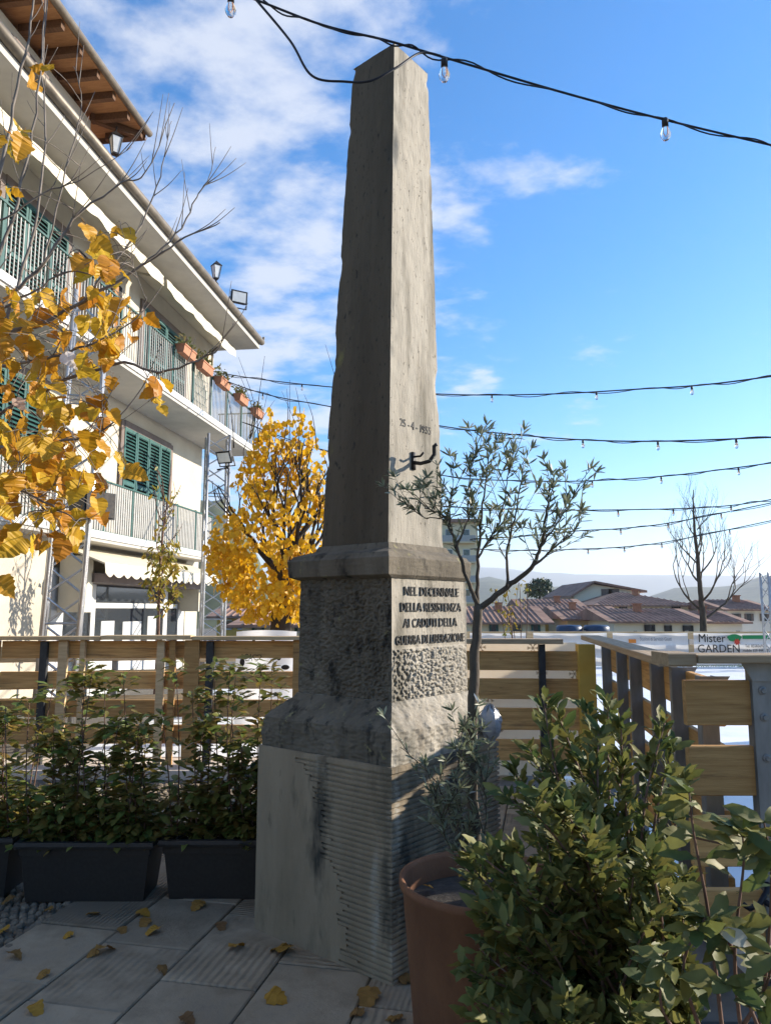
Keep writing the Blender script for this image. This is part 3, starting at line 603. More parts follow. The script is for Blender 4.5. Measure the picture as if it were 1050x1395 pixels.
# lower eaves
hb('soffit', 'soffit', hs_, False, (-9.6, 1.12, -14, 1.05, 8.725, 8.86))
q = MB(); q.add([(1.15, -14, 8.90), (1.15, 1.08, 8.90), (-4.2, 1.08, 10.3), (-4.2, -14, 10.3)], [(0, 1, 2, 3)]); q.add([(-9.6, -14, 8.9), (-9.6, 1.08, 8.9), (-4.2, 1.08, 10.3), (-4.2, -14, 10.3)], [(3, 2, 1, 0)]); q.add([(1.15, 1.08, 8.87), (-9.6, 1.08, 8.87), (-4.2, 1.08, 10.28)], [(0, 1, 2)])
q.build('roof', MT['roof'], hs_, local=True)
q = MB(); q.tube([(1.17, -14, 8.93), (1.17, 1.12, 8.93)], .085, 10); q.bar((1.2, 1.1, 8.90), (1.2, 1.18, 9.1), .05); q.build('gutter', MT['gutter'], hs_, True, local=True)
# attic eaves with rafters
hb('attic_boarding', 'boarding', hs_, False, (-8.5, -.16, -14, -3.5, 12.12, 12.16))
for i in range(11):
    y = -3.62-i*.62; q = MB().box(-1.02, -.18, y-.055, y+.055, 11.96, 12.118); q.build('rafter', MT['rafter'], hs_, local=True)
q = MB(); q.bar((-1.0, -4.32, 12.03), (-.2, -3.55, 12.03), .11, .16); q.build('rafter', MT['rafter'], hs_, local=True)
hb('attic_fascia', 'rafter', hs_, False, (-8.5, -.17, -3.5, -3.46, 12.0, 12.2))
q = MB(); q.tube([(-.09, -14, 12.16), (-.09, -3.44, 12.16)], .075, 10); q.build('attic_gutter', MT['gutter'], hs_, True, local=True)
q = MB(); q.add([(-.1, -14, 12.2), (-.1, -3.44, 12.2), (-4.5, -3.44, 13.4), (-4.5, -14, 13.4)], [(0, 1, 2, 3)]); q.add([(-.1, -3.45, 12.17), (-8.5, -3.45, 12.17), (-4.5, -3.45, 13.38)], [(0, 1, 2)]); q.build('attic_roof', MT['roof'], hs_, local=True)
def shutters(y0, y1, z0, z1, x, n, parent=hs_, surround='brown_frame'):
    """window with louvred leaves"""
    fr = MB(); fr.box(x-.02, x+.05, y0-.12, y0, z0, z1+.12); fr.box(x-.02, x+.05, y1, y1+.12, z0, z1+.12); fr.box(x-.02, x+.06, y0, y1, z1, z1+.14)
    w = fr.build('window', MT[surround], parent, local=True); WM[w.name] = HM.copy()
    MB().box(x+.001, x+.006, y0, y1, z0, z1).build('recess', MT['dark'], w, local=True)
    lw = (y1-y0)/n
    for i in range(n):
        a = y0+i*lw+.008; b_ = a+lw-.016; q = MB(); t = .055
        q.box(x+.02, x+.06, a, a+t, z0, z1); q.box(x+.02, x+.06, b_-t, b_, z0, z1)
        for zz in (z0, (z0+z1)/2-.03, z1-.07): q.box(x+.02, x+.06, a+t, b_-t, zz, zz+.07)
        k = int((z1-z0)/.075)
        for j in range(k):
            zz = z0+.07+j*(z1-z0-.1)/k; q.add([(x+.022, a+t, zz+.05), (x+.056, a+t, zz+.012), (x+.056, b_-t, zz+.012), (x+.022, b_-t, zz+.05), (x+.022, a+t, zz+.058), (x+.058, a+t, zz+.02), (x+.058, b_-t, zz+.02), (x+.022, b_-t, zz+.058)], [(0, 1, 2, 3), (7, 6, 5, 4), (1, 5, 6, 2)])
        q.build('shutter', MT['shutter'], w, local=True)
    return w
shutters(-4.2, -2.0, 2.98, 5.25, 0, 4)
shutters(-8.9, -6.9, 2.98, 5.25, 0, 4)
shutters(-3.7, -1.5, 5.95, 8.0, .06, 4)
shutters(-8.3, -6.6, 5.95, 8.0, .06, 3)
shutters(-6.9, -5.9, 10.2, 11.6, -1.0, 2); shutters(-10.2, -9.2, 10.2, 11.6, -1.0, 2)
hb('recess', 'dark', hs_, False, (.061, .066, -6.2, -4.6, 5.95, 8.0)); hb('door_post', 'boarding', hs_, False, (.062, .13, -5.0, -4.85, 5.95, 7.9)); hb('door_post', 'boarding', hs_, False, (.062, .13, -6.3, -6.15, 5.95, 7.9))
# awnings under the eaves and over the shop
def awning(y0, y1, xa, za, xb, zb, drop, name='awning', seg=.32):
    a = MB(); a.prism([(xa, y0, za), (xb, y0, zb), (xb, y0, zb-.03), (xa, y0, za-.03)], (0, y1-y0, 0)); o = a.build(name, MT['awning'], hs_, local=True); WM[o.name] = HM.copy()
    q = MB(); k = int((y1-y0)/.04)
    for i in range(k+1):
        y = y0+(y1-y0)*i/k; d = drop*(.72+.28*abs(math.sin(math.pi*(y-y0)/seg))); x = xb+.012*math.sin(y*11)
        q.v += [Vector((x, y, zb+.004)), Vector((x+.02, y, zb-d))]
    for i in range(k): q.f.append((2*i, 2*i+1, 2*i+3, 2*i+2))
    q.build('valance', MT['awning'], o, True, local=True)
awning(-9.6, -4.15, .07, 8.62, .72, 8.42, .26, seg=1.4); awning(-4.0, .25, .07, 8.62, .72, 8.42, .26, seg=1.4)
awning(-6.2, -.85, .03, 2.70, .85, 2.38, .24)
for y0 in (-6.2, -1.15): hb('awning_side', 'awning', hs_, False, (.05, .5, y0, y0+.28, 1.55, 2.5))
# shop front
sf = hb('shop_front', 'frame', hs_, False, (-.1, -.02, -6.3, -5.9, 0, 2.3), (-.1, -.02, -5.0, -4.85, 0, 2.3), (-.1, -.02, -1.9, -1.7, 0, 2.3), (-.1, -.02, -1.1, -.75, 0, 2.3), (-.1, -.02, -5.9, -1.1, 2.1, 2.3), (-.1, -.03, -5.9, -1.1, 1.62, 1.72), (-.1, -.02, -4.85, -1.9, 0, .7))
WM[sf.name] = HM.copy()
for y0, y1, z0, z1 in ((-5.9, -5.0, .1, 1.62), (-4.85, -1.9, .7, 1.62), (-4.85, -1.9, 1.72, 2.1), (-1.7, -1.1, .1, 1.62), (-5.9, -5.0, 1.72, 2.1)): MB().box(-.08, -.06, y0, y1, z0, z1).build('pane', MT['glass'], sf, local=True)
hb('roller_blind', 'brown_frame', hs_, False, (-.02, .55, -5.95, -1.2, 2.06, 2.22))
q = MB()
for y, z, w, h in ((-4.3, 1.1, .5, .55), (-3.3, 1.05, .8, .6), (-2.4, 1.15, .4, .6)): q.box(-.058, -.05, y-w/2, y+w/2, z-h/2, z+h/2)
q.build('window_poster', MT['white'], sf, local=True)
q = MB(); q.tube([(.05, .30, 5.9), (.05, .30, 8.4), (.5, .35, 8.8)], .045, 8); q.build('downpipe', MT['gutter'], hs_, True, local=True)
# balconies
def balcony(z, x0, x1, y0, y1, zr, mat_b, w_bar, step, endret, name='balcony'):
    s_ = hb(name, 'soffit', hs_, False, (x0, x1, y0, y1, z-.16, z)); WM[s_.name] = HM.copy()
    hb('edge', 'frame', s_, False, (x1, x1+.03, y0, y1+.03, z-.10, z+.03))
    q = MB(); k = int((y1-.05-y0)/step)
    for i in range(k+1): y = y0+i*step; q.box(x1-.07, x1-.07+.012, y-w_bar/2, y+w_bar/2, z+.05, zr-.03)
    if endret:
        k = int((x1-.1-x0)/step)
        for i in range(k): x = x0+.05+i*step; q.box(x-w_bar/2, x+w_bar/2, y1-.06, y1-.048, z+.05, zr-.03)
    o = q.build('balusters', MT[mat_b], s_, local=True); o['kind'] = 'stuff'
    rl = MB(); rl.box(x1-.09, x1-.04, y0, y1-.03, zr-.03, zr); rl.box(x1-.085, x1-.045, y0, y1-.03, z+.03, z+.055)
    if endret: rl.box(x0, x1-.09, y1-.08, y1-.03, zr-.03, zr)
    rl.build('handrail', MT['green_rail'], s_, local=True)
    y = y1-.05
    while y > y0: MB().box(x1-.10, x1-.05, y-.025, y+.025, z, zr+.02).build('post', MT['green_rail'], s_, local=True); y -= 1.05
    return s_
balcony(5.86, .06, 1.13, -14, .96, 6.88, 'bars', .018, .085, True)
balcony(2.93, 0, .5, -14, -.25, 3.90, 'bars', .05, .085, True)
# trellis
q = MB()
for i in range(9): q.bar((.075, -.95+i*.1, 6.2), (.075, -1.2+i*.1+.3, 7.7-abs(i-4)*.12), .012)
for i in range(6): q.bar((.09, -1.0, 6.4+i*.2), (.09, 0, 6.35+i*.22), .01)
q.build('trellis', MT['shutter'], hs_, local=True)
# things hung on the house
def hloc(x, y, z): return HM @ Vector((x, y, z))
fl_leaf = [leaf_mesh('oval', LF['flower'], .11, 70+i, stalk=False) for i in range(3)]
for y, lab in ((-4.0, 'terracotta flower box on the upper balcony rail, partly behind golden leaves'), (-3.0, 'terracotta flower box with straggly plants on the upper balcony rail by the shutters'), (-1.9, 'terracotta flower box with tall plant on the upper balcony rail beside the trellis'), (-.55, 'terracotta flower box with reddish plants near the balcony end'), (.75, 'terracotta flower box at the outermost corner of the upper balcony')):
    t = thing('flower_box', lab, 'flower box', hloc(1.2, y, 6.72), HR, 'flower boxes on the upper balcony')
    q = MB(); q.prism([(-.07, -.3, 0), (.07, -.3, 0), (.1, -.3, .17), (-.1, -.3, .17)], (0, .6, 0)); q.box(-.11, .11, -.31, .31, .15, .18); q.build('trough', MT['terracotta'], t, local=True)
    ms = []
    for i in range(110):
        p = Vector((random.uniform(-.1, .1), random.uniform(-.3, .3), .17+abs(random.gauss(0, .09)))); ms.append(wm(t) @ basis(p, rv()+Vector((0, 0, .5)), rv()+UP, 0, random.uniform(.6, 1.2)))
    leaves(t, fl_leaf, ms, 0, stuff='plants')
def lantern(name, label, base, s=1., hang=False):
    t = thing(name, label, 'lantern', base, HR, 'wall lanterns on the house')
    q = MB(); z = -.42*s if hang else .14*s
    q.lathe([(.055*s, z), (.10*s, z+.24*s), (.055*s, z+.24*s)], n=4); q.build('lantern_glass', MT['lampglass'], t, local=True)
    q = MB(); q.lathe([(.0, z+.36*s), (.03*s, z+.33*s), (.125*s, z+.25*s), (.105*s, z+.24*s)], n=4); q.lathe([(0, z-.03*s), (.06*s, z-.02*s), (.06*s, z+.005*s)], n=4)
    for k in range(4): a = k*math.pi/2; q.bar((.057*s*math.cos(a), .057*s*math.sin(a), z), (.103*s*math.cos(a), .103*s*math.sin(a), z+.245*s), .012*s)
    if hang: q.tube([(0, 0, z+.34*s), (0, 0, 0)], .012*s, 6)
    else: q.tube([(0, 0, 0), (0, 0, z)], .02*s, 6); q.lathe([(.06*s, 0), (.05*s, .04*s), (.02*s, .06*s)], n=10)
    q.build('lantern_frame', MT['iron'], t, local=True)
lantern('lantern', 'small lantern standing on the lower roof edge, left of the floodlight', hloc(1.16, -2.4, 9.0), 1.2)
lantern('lantern', 'lantern hanging under the corner of the attic eaves', hloc(-.55, -4.05, 11.96), 1.5, True)
def floodlight(label, M_, s=1.):
    t = thing('floodlight', label, 'floodlight', M_.translation, 0, 'floodlights'); 
    def B(q, n, m): q.v = [M_ @ (v*s) for v in q.v]; return q.build(n, MT[m], t)
    q = MB(); q.box(-.2, .2, -.07, .05, .1, .40); q.box(-.22, .22, -.085, -.071, .08, .42); B(q, 'housing', 'black'); B(MB().box(-.18, .18, -.095, -.088, .12, .38), 'lens', 'lampglass')
    q = MB(); q.bar((-.235, 0, .25), (-.235, 0, -.02), .02, .04); q.bar((.235, 0, .25), (.235, 0, -.02), .02, .04); q.bar((-.245, 0, -.02), (.245, 0, -.02), .04, .02); q.tube([(0, 0, -.02), (0, 0, -.1)], .03, 6); B(q, 'yoke', 'black')
fm = Matrix.Translation(hloc(1.16, -.9, 9.10)) @ Matrix.Rotation(R(30), 4, 'Z') @ Matrix.Rotation(R(8), 4, 'X')
floodlight('black floodlight on the roof edge of the house against the sky', fm, .95)
# ------------------------------------------------------------------ trusses
def truss(label, c, top, side=.32, rz=.3, lean=0.):
    t = thing('truss_tower', label, 'truss', c, rz, 'aluminium truss towers'); h = side/2; r = .030
    cs = [(-h, -h), (h, -h), (h, h), (-h, h)]; lx = lambda z: lean*z
    for x, y in cs: MB().tube([(x, y, -.02), (x+lx(top), y, top)], r, 8).build('upright', MT['alu'], t, True, local=True)
    n = int(top/.33); q = MB()
    for k in range(4):
        (x0, y0), (x1, y1) = cs[k], cs[(k+1) % 4]
        for i in range(n):
            z0 = top*i/n+.03; z1 = top*(i+1)/n; a = (x0, y0) if i % 2 else (x1, y1); b_ = (x1, y1) if i % 2 else (x0, y0)
            q.tube([(a[0]+lx(z0), a[1], z0), (b_[0]+lx(z1), b_[1], z1)]  , .016, 5, False)
            if i % 4 == 0: q.tube([(x0+lx(z0), y0, z0), (x1+lx(z0), y1, z0)], .012, 5, False)
    q.build('bracing', MT['alu'], t, True, local=True); return t
tl = P(78, 862, 9.0); truss('aluminium truss tower carrying a loudspeaker, left of the shop front', (tl.x, 9.0, 0), 5.6, .40, .35, .035)
tr_ = P(289, 862, 16.0); truss('aluminium truss tower at the corner of the house below the balcony', (tr_.x, 16.0, 0), 5.42, .46, .35)
t3 = P(1052, 850, 19); truss('aluminium truss tower at the right edge beyond the rink', (t3.x+.1, 19.2, 0), 2.55, .3, .2)
sp = thing('loudspeaker', 'black loudspeaker box mounted on the left truss tower', 'loudspeaker', P(126, 690, 8.7), R(-38))
q = MB(); q.prism([(-.17, -.2, -.13), (.17, -.2, -.16), (.17, -.2, .16), (-.17, -.2, .13)], (0, .4, 0)); q.build('cabinet', MT['black'], sp, local=True)
MB().box(.172, .185, -.18, .18, -.14, .14).build('grille', MT['iron'], sp, local=True); MB().bar((-.2, 0, -.02), (-.45, .02, -.02), .05).build('bracket', MT['black'], sp, local=True)
fm = Matrix.Translation(P(310, 634, 15.8)) @ Matrix.Rotation(R(-20), 4, 'Z') @ Matrix.Rotation(R(28), 4, 'X'); floodlight('floodlight clamped to the truss tower under the balcony corner', fm, .8)
MB().bar(P(296, 640, 15.9), P(312, 637, 15.8), .03).build('clamp', MT['black'], bpy.data.objects['floodlight.001'])
# ================================================================== kiosk added out of view on the right, shaped to shade the forecourt
k_ = thing('shade_kiosk', 'added wooden gabled kiosk that shades the forecourt, unseen beyond the right edge', 'kiosk', (7.3, 6.8, 0))
for i in range(14): z = .02+i*.17; MB().box(5.85, 8.7, 4.0, 9.4, z, z+.162).build('wall_board', MT['plank'], k_)
q = MB(); q.prism([(5.7, 3.75, 2.32), (5.7, 6.7, 3.42), (5.7, 9.65, 2.32)], (3.2, 0, 0)); q.build('roof', MT['roof'], k_)
MB().box(5.82, 5.849, 5.9, 7.5, 1.0, 2.0).build('hatch', MT['frame'], k_)
# ================================================================== TOWN
def tiled_house(label, px0, px1, y_eave, y_ridge, Yd, wall, depth=9., roof_over=.5, windows=(), shutter='green_rail', hip=0.):
    a = P(px0, y_eave, Yd); c = P(px1, y_eave, Yd); rz_ = P(px0, y_ridge, Yd+depth/2).z; ze = a.z; w = c.x-a.x; ze = (a.z+c.z)/2
    t = thing('town_house', label, 'house', ((a.x+c.x)/2, Yd, -8.1), 0, 'houses of the town below')
    x0, x1 = a.x, c.x
    MB().box(x0, x1, Yd, Yd+depth, -8.1, ze).build('wall', MT['house_walls'][wall], t)
    o_ = roof_over; q = MB(); h0 = ze+.02; sl = (rz_-ze)/(depth/2); e0 = h0-o_*sl
    q.add([(x0-o_, Yd-o_, e0), (x1+o_, Yd-o_, e0), (x1+o_-hip, Yd+depth/2, rz_), (x0-o_+hip, Yd+depth/2, rz_), (x1+o_, Yd+depth+o_, e0), (x0-o_, Yd+depth+o_, e0)], [(0, 1, 2, 3), (3, 2, 4, 5), (1, 4, 2), (0, 3, 5)])
    q.add([(x0-o_, Yd-o_, e0-.12), (x1+o_, Yd-o_, e0-.12), (x1+o_, Yd-o_, e0-.005), (x0-o_, Yd-o_, e0-.005)], [(0, 1, 2, 3)])
    r_ = q.build('roof', MT['roof'], t); WM[r_.name] = wm(t).copy()
    # rows of tiles as low ribs down the slope
    q = MB(); k = int((x1-x0)/.34)
    for i in range(k):
        x = x0+(i+.5)*(x1-x0)/k; top_t = 1. if not hip else min(1., max(.05, min(x-x0+o_, x1+o_-x)/hip)); q.add([(x-.07, Yd-o_, e0), (x+.07, Yd-o_, e0), (x, Yd-o_, e0+.06), (x-.07, Yd-o_+(depth/2+o_)*top_t, e0+(rz_-e0)*top_t), (x+.07, Yd-o_+(depth/2+o_)*top_t, e0+(rz_-e0)*top_t), (x, Yd-o_+(depth/2+o_)*top_t, e0+(rz_-e0)*top_t+.06)], [(0, 1, 2), (0, 2, 5, 3), (2, 1, 4, 5)])
    o = q.build('tile_rows', MT['roof'], r_); o['kind'] = 'stuff'
    for i in range(1):
        x = random.uniform(x0+1, x1-1); yy = Yd+depth*.35; zz = e0+(rz_-e0)*.7; q = MB(); q.box(x-.22, x+.22, yy-.2, yy+.2, zz-.3, zz+.5); q.box(x-.28, x+.28, yy-.26, yy+.26, zz+.5, zz+.58); q.build('chimney', MT['terracotta'], r_)
    for px, py0, py1, wpx in windows:
        p = P(px, py0, Yd-.03); p2 = P(px, py1, Yd-.03); ww = wpx/1000*Yd/2
        f_ = MB().box(p.x-ww-.08, p.x+ww+.08, Yd-.05, Yd-.002, p2.z-.08, p.z+.08).build('window', MT['frame'], t); WM[f_.name] = wm(t).copy()
        MB().box(p.x-ww, p.x+ww, Yd-.07, Yd-.052, p2.z, p.z).build('pane', MT['glass'], f_)
        for s_ in (-1, 1): MB().box(p.x+s_*ww*1.55-ww*.5, p.x+s_*ww*1.55+ww*.5, Yd-.10, Yd-.055, p2.z, p.z).build('shutter', MT[shutter], f_)
    return t
W1 = [(672, 850, 861, 6), (704, 850, 861, 6), (729, 850, 861, 6)]
tiled_house('long cream house with brown tiled roof right behind the olive trunk', 640, 742, 846, 826, 48, 0, 9, .5, W1)
tiled_house('long pale house with dark shutters behind the middle of the rink', 836, 956, 845, 829, 46, 1, 9, .5, [(884, 851, 862, 7), (909, 852, 861, 5), (936, 852, 862, 7)], 'iron')
tiled_house('cream house with broad hipped roof above the long pale house', 815, 938, 823, 807, 62, 1, 12, .6, [(848, 826, 830, 5), (920, 826, 830, 6)], 'iron', 4)
tiled_house('house with terracotta roof between the olive branch and the tall gable', 720, 800, 833, 816, 58, 4, 10)
tiled_house('house with low brown roof beside the blue tanks', 772, 850, 842, 826, 52, 2, 9)
tiled_house('white house with brown shutters at the far right', 990, 1049, 829, 817, 56, 3, 9, .5, [(1002, 836, 846, 6), (1019, 836, 846, 6), (1040, 836, 846, 6)], 'brown_frame')
tiled_house('low house with tiled roof behind the bare tree', 955, 1010, 846, 832, 50, 3, 8)
tiled_house('house with tiled roof at the far left of the town, under the yellow tree', 296, 350, 838, 822, 42, 4, 9, .5, [(310, 846, 856, 8), (330, 846, 856, 8)])
tiled_house('dark-eaved house low behind the yellow tree trunk', 330, 450, 850, 838, 34, 0, 8, .6, [(352, 853, 860, 8), (410, 853, 860, 8)])
# tall gabled house
a = P(782, 830, 70); c = P(872, 830, 70); e1 = P(782, 812, 70).z; rg = P(806, 793, 70).z; e2 = P(870, 806, 70).z
t = thing('town_house', 'tall pale gabled house rising above the other roofs', 'house', ((a.x+c.x)/2, 70, -8.1), 0, 'houses of the town below')
q = MB(); xm = a.x+(c.x-a.x)*.30; q.prism([(a.x, 70, -8.1), (c.x, 70, -8.1), (c.x, 70, e2), (xm, 70, rg-.2), (a.x, 70, e1)], (0, 12, 0)); q.build('wall', MT['house_walls'][1], t)
q = MB(); q.prism([(xm, 69.4, rg-.1), (c.x+.5, 69.4, e2-.1), (c.x+.5, 69.4, e2+.1), (xm, 69.4, rg+.1)], (0, 13, 0)); q.prism([(a.x-.4, 69.4, e1-.15), (xm-.02, 69.4, rg-.1), (xm-.02, 69.4, rg+.1), (a.x-.4, 69.4, e1+.05)], (0, 13, 0)); q.build('roof', MT['roof'], t)
for px in (826, 836): p = P(px, 811, 69.95); MB().box(p.x-.5, p.x+.5, 69.93, 69.99, p.z-.6, p.z+.6).build('window', MT['brown_frame'], t)
# apartment block behind the olive
a = P(575, 712, 110); c = P(650, 712, 110); t = thing('apartment_block', 'beige apartment block with balconies seen through the olive branches', 'building', ((a.x+c.x)/2, 110, -8.1))
MB().box(a.x, c.x, 110, 122, -8.1, a.z).build('wall', MT['house_walls'][0], t); MB().box(a.x-.6, c.x+.6, 109.2, 122.6, a.z, a.z+.5).build('roof', MT['roof'], t)
for i in range(5):
    z = a.z-1.0-i*3.0
    for j in range(3):
        x = a.x+1.4+j*2.6; w = MB().box(x-.55, x+.55, 109.93, 109.99, z-1.7, z).build('window', MT['frame'], t); MB().box(x-.45, x+.45, 109.9, 109.925, z-1.6, z-.1).build('pane', MT['glass'], w)
    MB().box(a.x+.4, c.x-.4, 109.0, 109.9, z-2.15, z-1.95).build('balcony', MT['house_walls'][2], t); MB().box(a.x+.4, c.x-.4, 109.0, 109.05, z-1.94, z-1.0).build('balustrade', MT['bars'], t)
# blue tanks on a frame roof
for i, px in enumerate((775, 812)):
    p = P(px, 858, 30); t = thing('water_tank', ('left' if i == 0 else 'right')+' one of two dark blue tanks behind the white banners', 'tank', (p.x, 30, p.z-.4), 0, 'blue tanks')
    MB().lathe([(0, 0), (.5, 0), (.52, .1), (.52, .2), (.50, .22), (.52, .25), (.52, .5), (.45, .58), (0, .6)], n=24).build('tank_body', mat('blue_plastic_%d' % i, (.02, .045, .09), (.03, .06, .12), 4, .4), t, True, local=True)
    MB().box(-.5, .5, -.5, .5, -8., -.01).build('stand', MT['steel_dark'], t, local=True)
# ================================================================== buildings behind the viewer, closing the square
for x0, x1, h, i in ((-26, -11, 9, 0), (-10.8, 3, 8.5, 1), (3.2, 16, 9.5, 2)):
    t = thing('square_house', ('tall stone house on the left of the row behind the viewer', 'lower stone house in the middle of the row behind the viewer', 'stone house on the right of the row behind the viewer')[i], 'house', ((x0+x1)/2, -20, 0))
    MB().box(x0, x1, -30, -20, -.03, h).build('wall', MT['plaster'], t); MB().prism([(x0-.5, -19.3, h), (x0-.5, -25, h+2), (x0-.5, -30.7, h)], (x1-x0+1, 0, 0)).build('roof', MT['roof'], t)
    for j in range(int((x1-x0)/3)):
        for z in (1, 4, 7): w = MB().box(x0+1.2+j*3, x0+2.3+j*3, -20.0, -19.93, z, z+1.8).build('window', MT['frame'], t); MB().box(x0+1.28+j*3, x0+2.22+j*3, -19.928, -19.92, z+.08, z+1.72).build('pane', MT['glass'], w)
# ================================================================== VEGETATION
def curve(pts, n=6):
    """smooth polyline through the points"""
    pts = [Vector(p) for p in pts]; out = []
    for i in range(len(pts)-1):
        a = pts[max(i-1, 0)]; b_ = pts[i]; c = pts[i+1]; d = pts[min(i+2, len(pts)-1)]
        for k in range(n):
            t = k/n; out.append(.5*((2*b_)+(c-a)*t+(2*a-5*b_+4*c-d)*t*t+(3*b_-a-3*c+d)*t**3))
    return out+[pts[-1]]
def limb(m, pts, r0, r1, sides=6, n=5, wob=0.):
    c = curve(pts, n)
    if wob: c = [p+rv(wob) if 0 < i < len(c)-1 else p for i, p in enumerate(c)]
    k = len(c)-1; m.tube(c, [r0+(r1-r0)*(i/k)**.8 for i in range(k+1)], sides); return c
# ---- near golden tree, trunk just outside the left edge
rn = random.Random(11); random.seed(21)
yt = thing('golden_tree', 'near tree with large golden heart-shaped leaves reaching in from the left edge', 'tree', (-2.45, 3.3, 0))
br = MB(); nodes_ = []
tk = limb(br, [(-2.45, 3.3, -.03), (-2.42, 3.3, 1.0), (-2.4, 3.25, 1.9), (-2.35, 3.2, 2.7)], .10, .06, 10)
def pl_(lst, y0, y1): 
    k = len(lst)-1; return [P(x, y, y0+(y1-y0)*i/k) for i, (x, y) in enumerate(lst)]
LB = [
 ([(-200, 640), (-80, 560), (0, 462), (60, 440), (116, 409), (197, 360), (250, 325), (300, 303)], 3.1, 3.0, .017, .002),
 ([(-200, 640), (-60, 600), (40, 540), (154, 496), (216, 506), (262, 494), (298, 474), (318, 440)], 3.1, 2.9, .011, .0018),
 ([(-120, 590), (-40, 400), (-5, 250), (25, 120), (45, 10), (50, -60)], 3.15, 3.1, .013, .003),
 ([(-80, 560), (-10, 380), (30, 250), (52, 130), (62, 0)], 3.1, 3.2, .011, .003),
 ([(0, 462), (40, 340), (60, 220), (58, 100), (66, -20)], 3.1, 3.25, .009, .002),
 ([(-80, 560), (0, 420), (60, 360), (100, 300), (165, 250), (200, 235), (238, 140)], 3.1, 2.95, .011, .0015),
 ([(116, 409), (170, 340), (205, 280), (225, 215), (234, 165)], 3.02, 3.05, .006, .0013),
 ([(197, 360), (240, 320), (268, 270), (285, 240), (294, 200)], 3.0, 3.05, .005, .0012),
 ([(60, 360), (90, 230), (110, 140), (100, 90)], 3.1, 3.1, .005, .0013),
 ([(-60, 600), (20, 610), (90, 600), (150, 580), (200, 520)], 3.0, 2.85, .010, .002),
 ([(-60, 620), (10, 660), (70, 690), (110, 710)], 3.0, 2.8, .009, .002),
 ([(0, 300), (60, 265), (120, 240), (180, 200)], 3.1, 3.1, .005, .0013),
 ([(0, 420), (50, 395), (95, 370), (150, 375), (185, 345)], 2.95, 2.9, .006, .0015),
 ([(-20, 500), (60, 490), (120, 470), (180, 440), (200, 405)], 2.95, 2.85, .008, .0015)]
for lst, y0, y1, r0, r1 in LB:
    c = limb(br, pl_(lst, y0, y1), r0, r1, 6, 5, .006); nodes_ += [(p, i/len(c)) for i, p in enumerate(c)]
    for i in range(len(c)//3):      # side twigs
        k = rn.randrange(len(c)//4, len(c)-1); p = c[k]; d = (c[k+1]-c[k]).normalized()
        e = p+(d*.6+Vector((rn.uniform(-.5, .6), rn.uniform(-.4, .3), rn.uniform(.1, .9)))).normalized()*rn.uniform(.08, .3)
        cc = limb(br, [p, p.lerp(e, .5)+Vector((0, 0, -.012)), e], .0028, .001, 4, 4); nodes_ += [(v, .8) for v in cc[2:]]
REG = [([(0, 395), (45, 380), (95, 400), (150, 330), (200, 400), (205, 450), (150, 480), (160, 560), (175, 640), (110, 735), (50, 745), (0, 735)], 228), ([(0, 560), (120, 560), (110, 740), (0, 750)], 40), ([(185, 500), (235, 520), (225, 560), (190, 540)], 7), ([(100, 300), (165, 310), (170, 420), (110, 400)], 14), ([(0, 130), (40, 130), (45, 330), (0, 330)], 9), ([(45, 85), (75, 90), (75, 130), (45, 125)], 3)]
def inpoly(x, y, pg):
    r = False
    for i in range(len(pg)):
        (x0, y0), (x1, y1) = pg[i], pg[i-1]
        if (y0 > y) != (y1 > y) and x < (x1-x0)*(y-y0)/(y1-y0)+x0: r = not r
    return r
ylf = [leaf_mesh('heart', LF['yellow'], .097, 40+i) for i in range(16)]
for pg, cnt in REG:
    xs_ = [p[0] for p in pg]; ys_ = [p[1] for p in pg]; k = 0
    while k < cnt:
        x = rn.uniform(min(xs_)-20 if min(xs_) <= 0 else min(xs_), max(xs_)); y = rn.uniform(min(ys_), max(ys_))
        if not inpoly(max(x, 1), y, pg): continue
        p = P(x, y, rn.uniform(2.65, 3.35)); k += 1
        nn = min(nodes_, key=lambda q: (q[0]-p).length_squared+(0 if q[0].z > p.z-.03 else .05))[0]
        if (nn-p).length > .035: limb(br, [nn, nn.lerp(p, .5)+Vector((0, 0, .03)), p+Vector((0, 0, .02))], .0022, .0011, 4, 3)
        d = Vector((rn.gauss(.05, .5), rn.gauss(-.1, .5), -1+rn.uniform(-.2, .9))); up_ = Vector((rn.gauss(.45, .5), rn.gauss(-.75, .5), rn.gauss(.3, .5)))
        put('leaf', rn.choice(ylf), yt, basis(p, d, up_, rn.uniform(-.5, .5), rn.uniform(.5, 1.15)))
br.build('branches', MT['twig_grey'], yt, True)
p = P(-2, 790, 2.7); put('leaf', ylf[0], yt, basis(p, (.6, -.2, -.5), (.3, -.8, .3))); 
# ---- generic tree with generated branches
def grow(m, p, d, l, r, depth, tips, rnd, up=.15, spread=.7, taper=.62):
    n = 4; pts = [p]; dd = d.normalized()
    for i in range(n): dd = (dd+Vector((rnd.uniform(-.18, .18), rnd.uniform(-.18, .18), rnd.uniform(-.05, .18)+up*.3))).normalized(); pts.append(pts[-1]+dd*l/n)
    m.tube(pts, [r*(1-(1-taper)*i/n) for i in range(n+1)], 7 if r > .03 else (5 if r > .008 else 3), False)
    tips += [(q, dd, depth) for q in pts[1:]]
    if depth == 0: return
    for k in range(rnd.choice((2, 3, 3))):
        nd_ = (dd+Vector((rnd.uniform(-1, 1), rnd.uniform(-1, 1), rnd.uniform(-.3, .8)))*spread).normalized()
        q = pts[-1] if k < 2 else pts[rnd.randint(2, 3)]
        grow(m, q, nd_, l*rnd.uniform(.62, .85), r*taper*rnd.uniform(.75, 1), depth-1, tips, rnd, up, spread, taper)
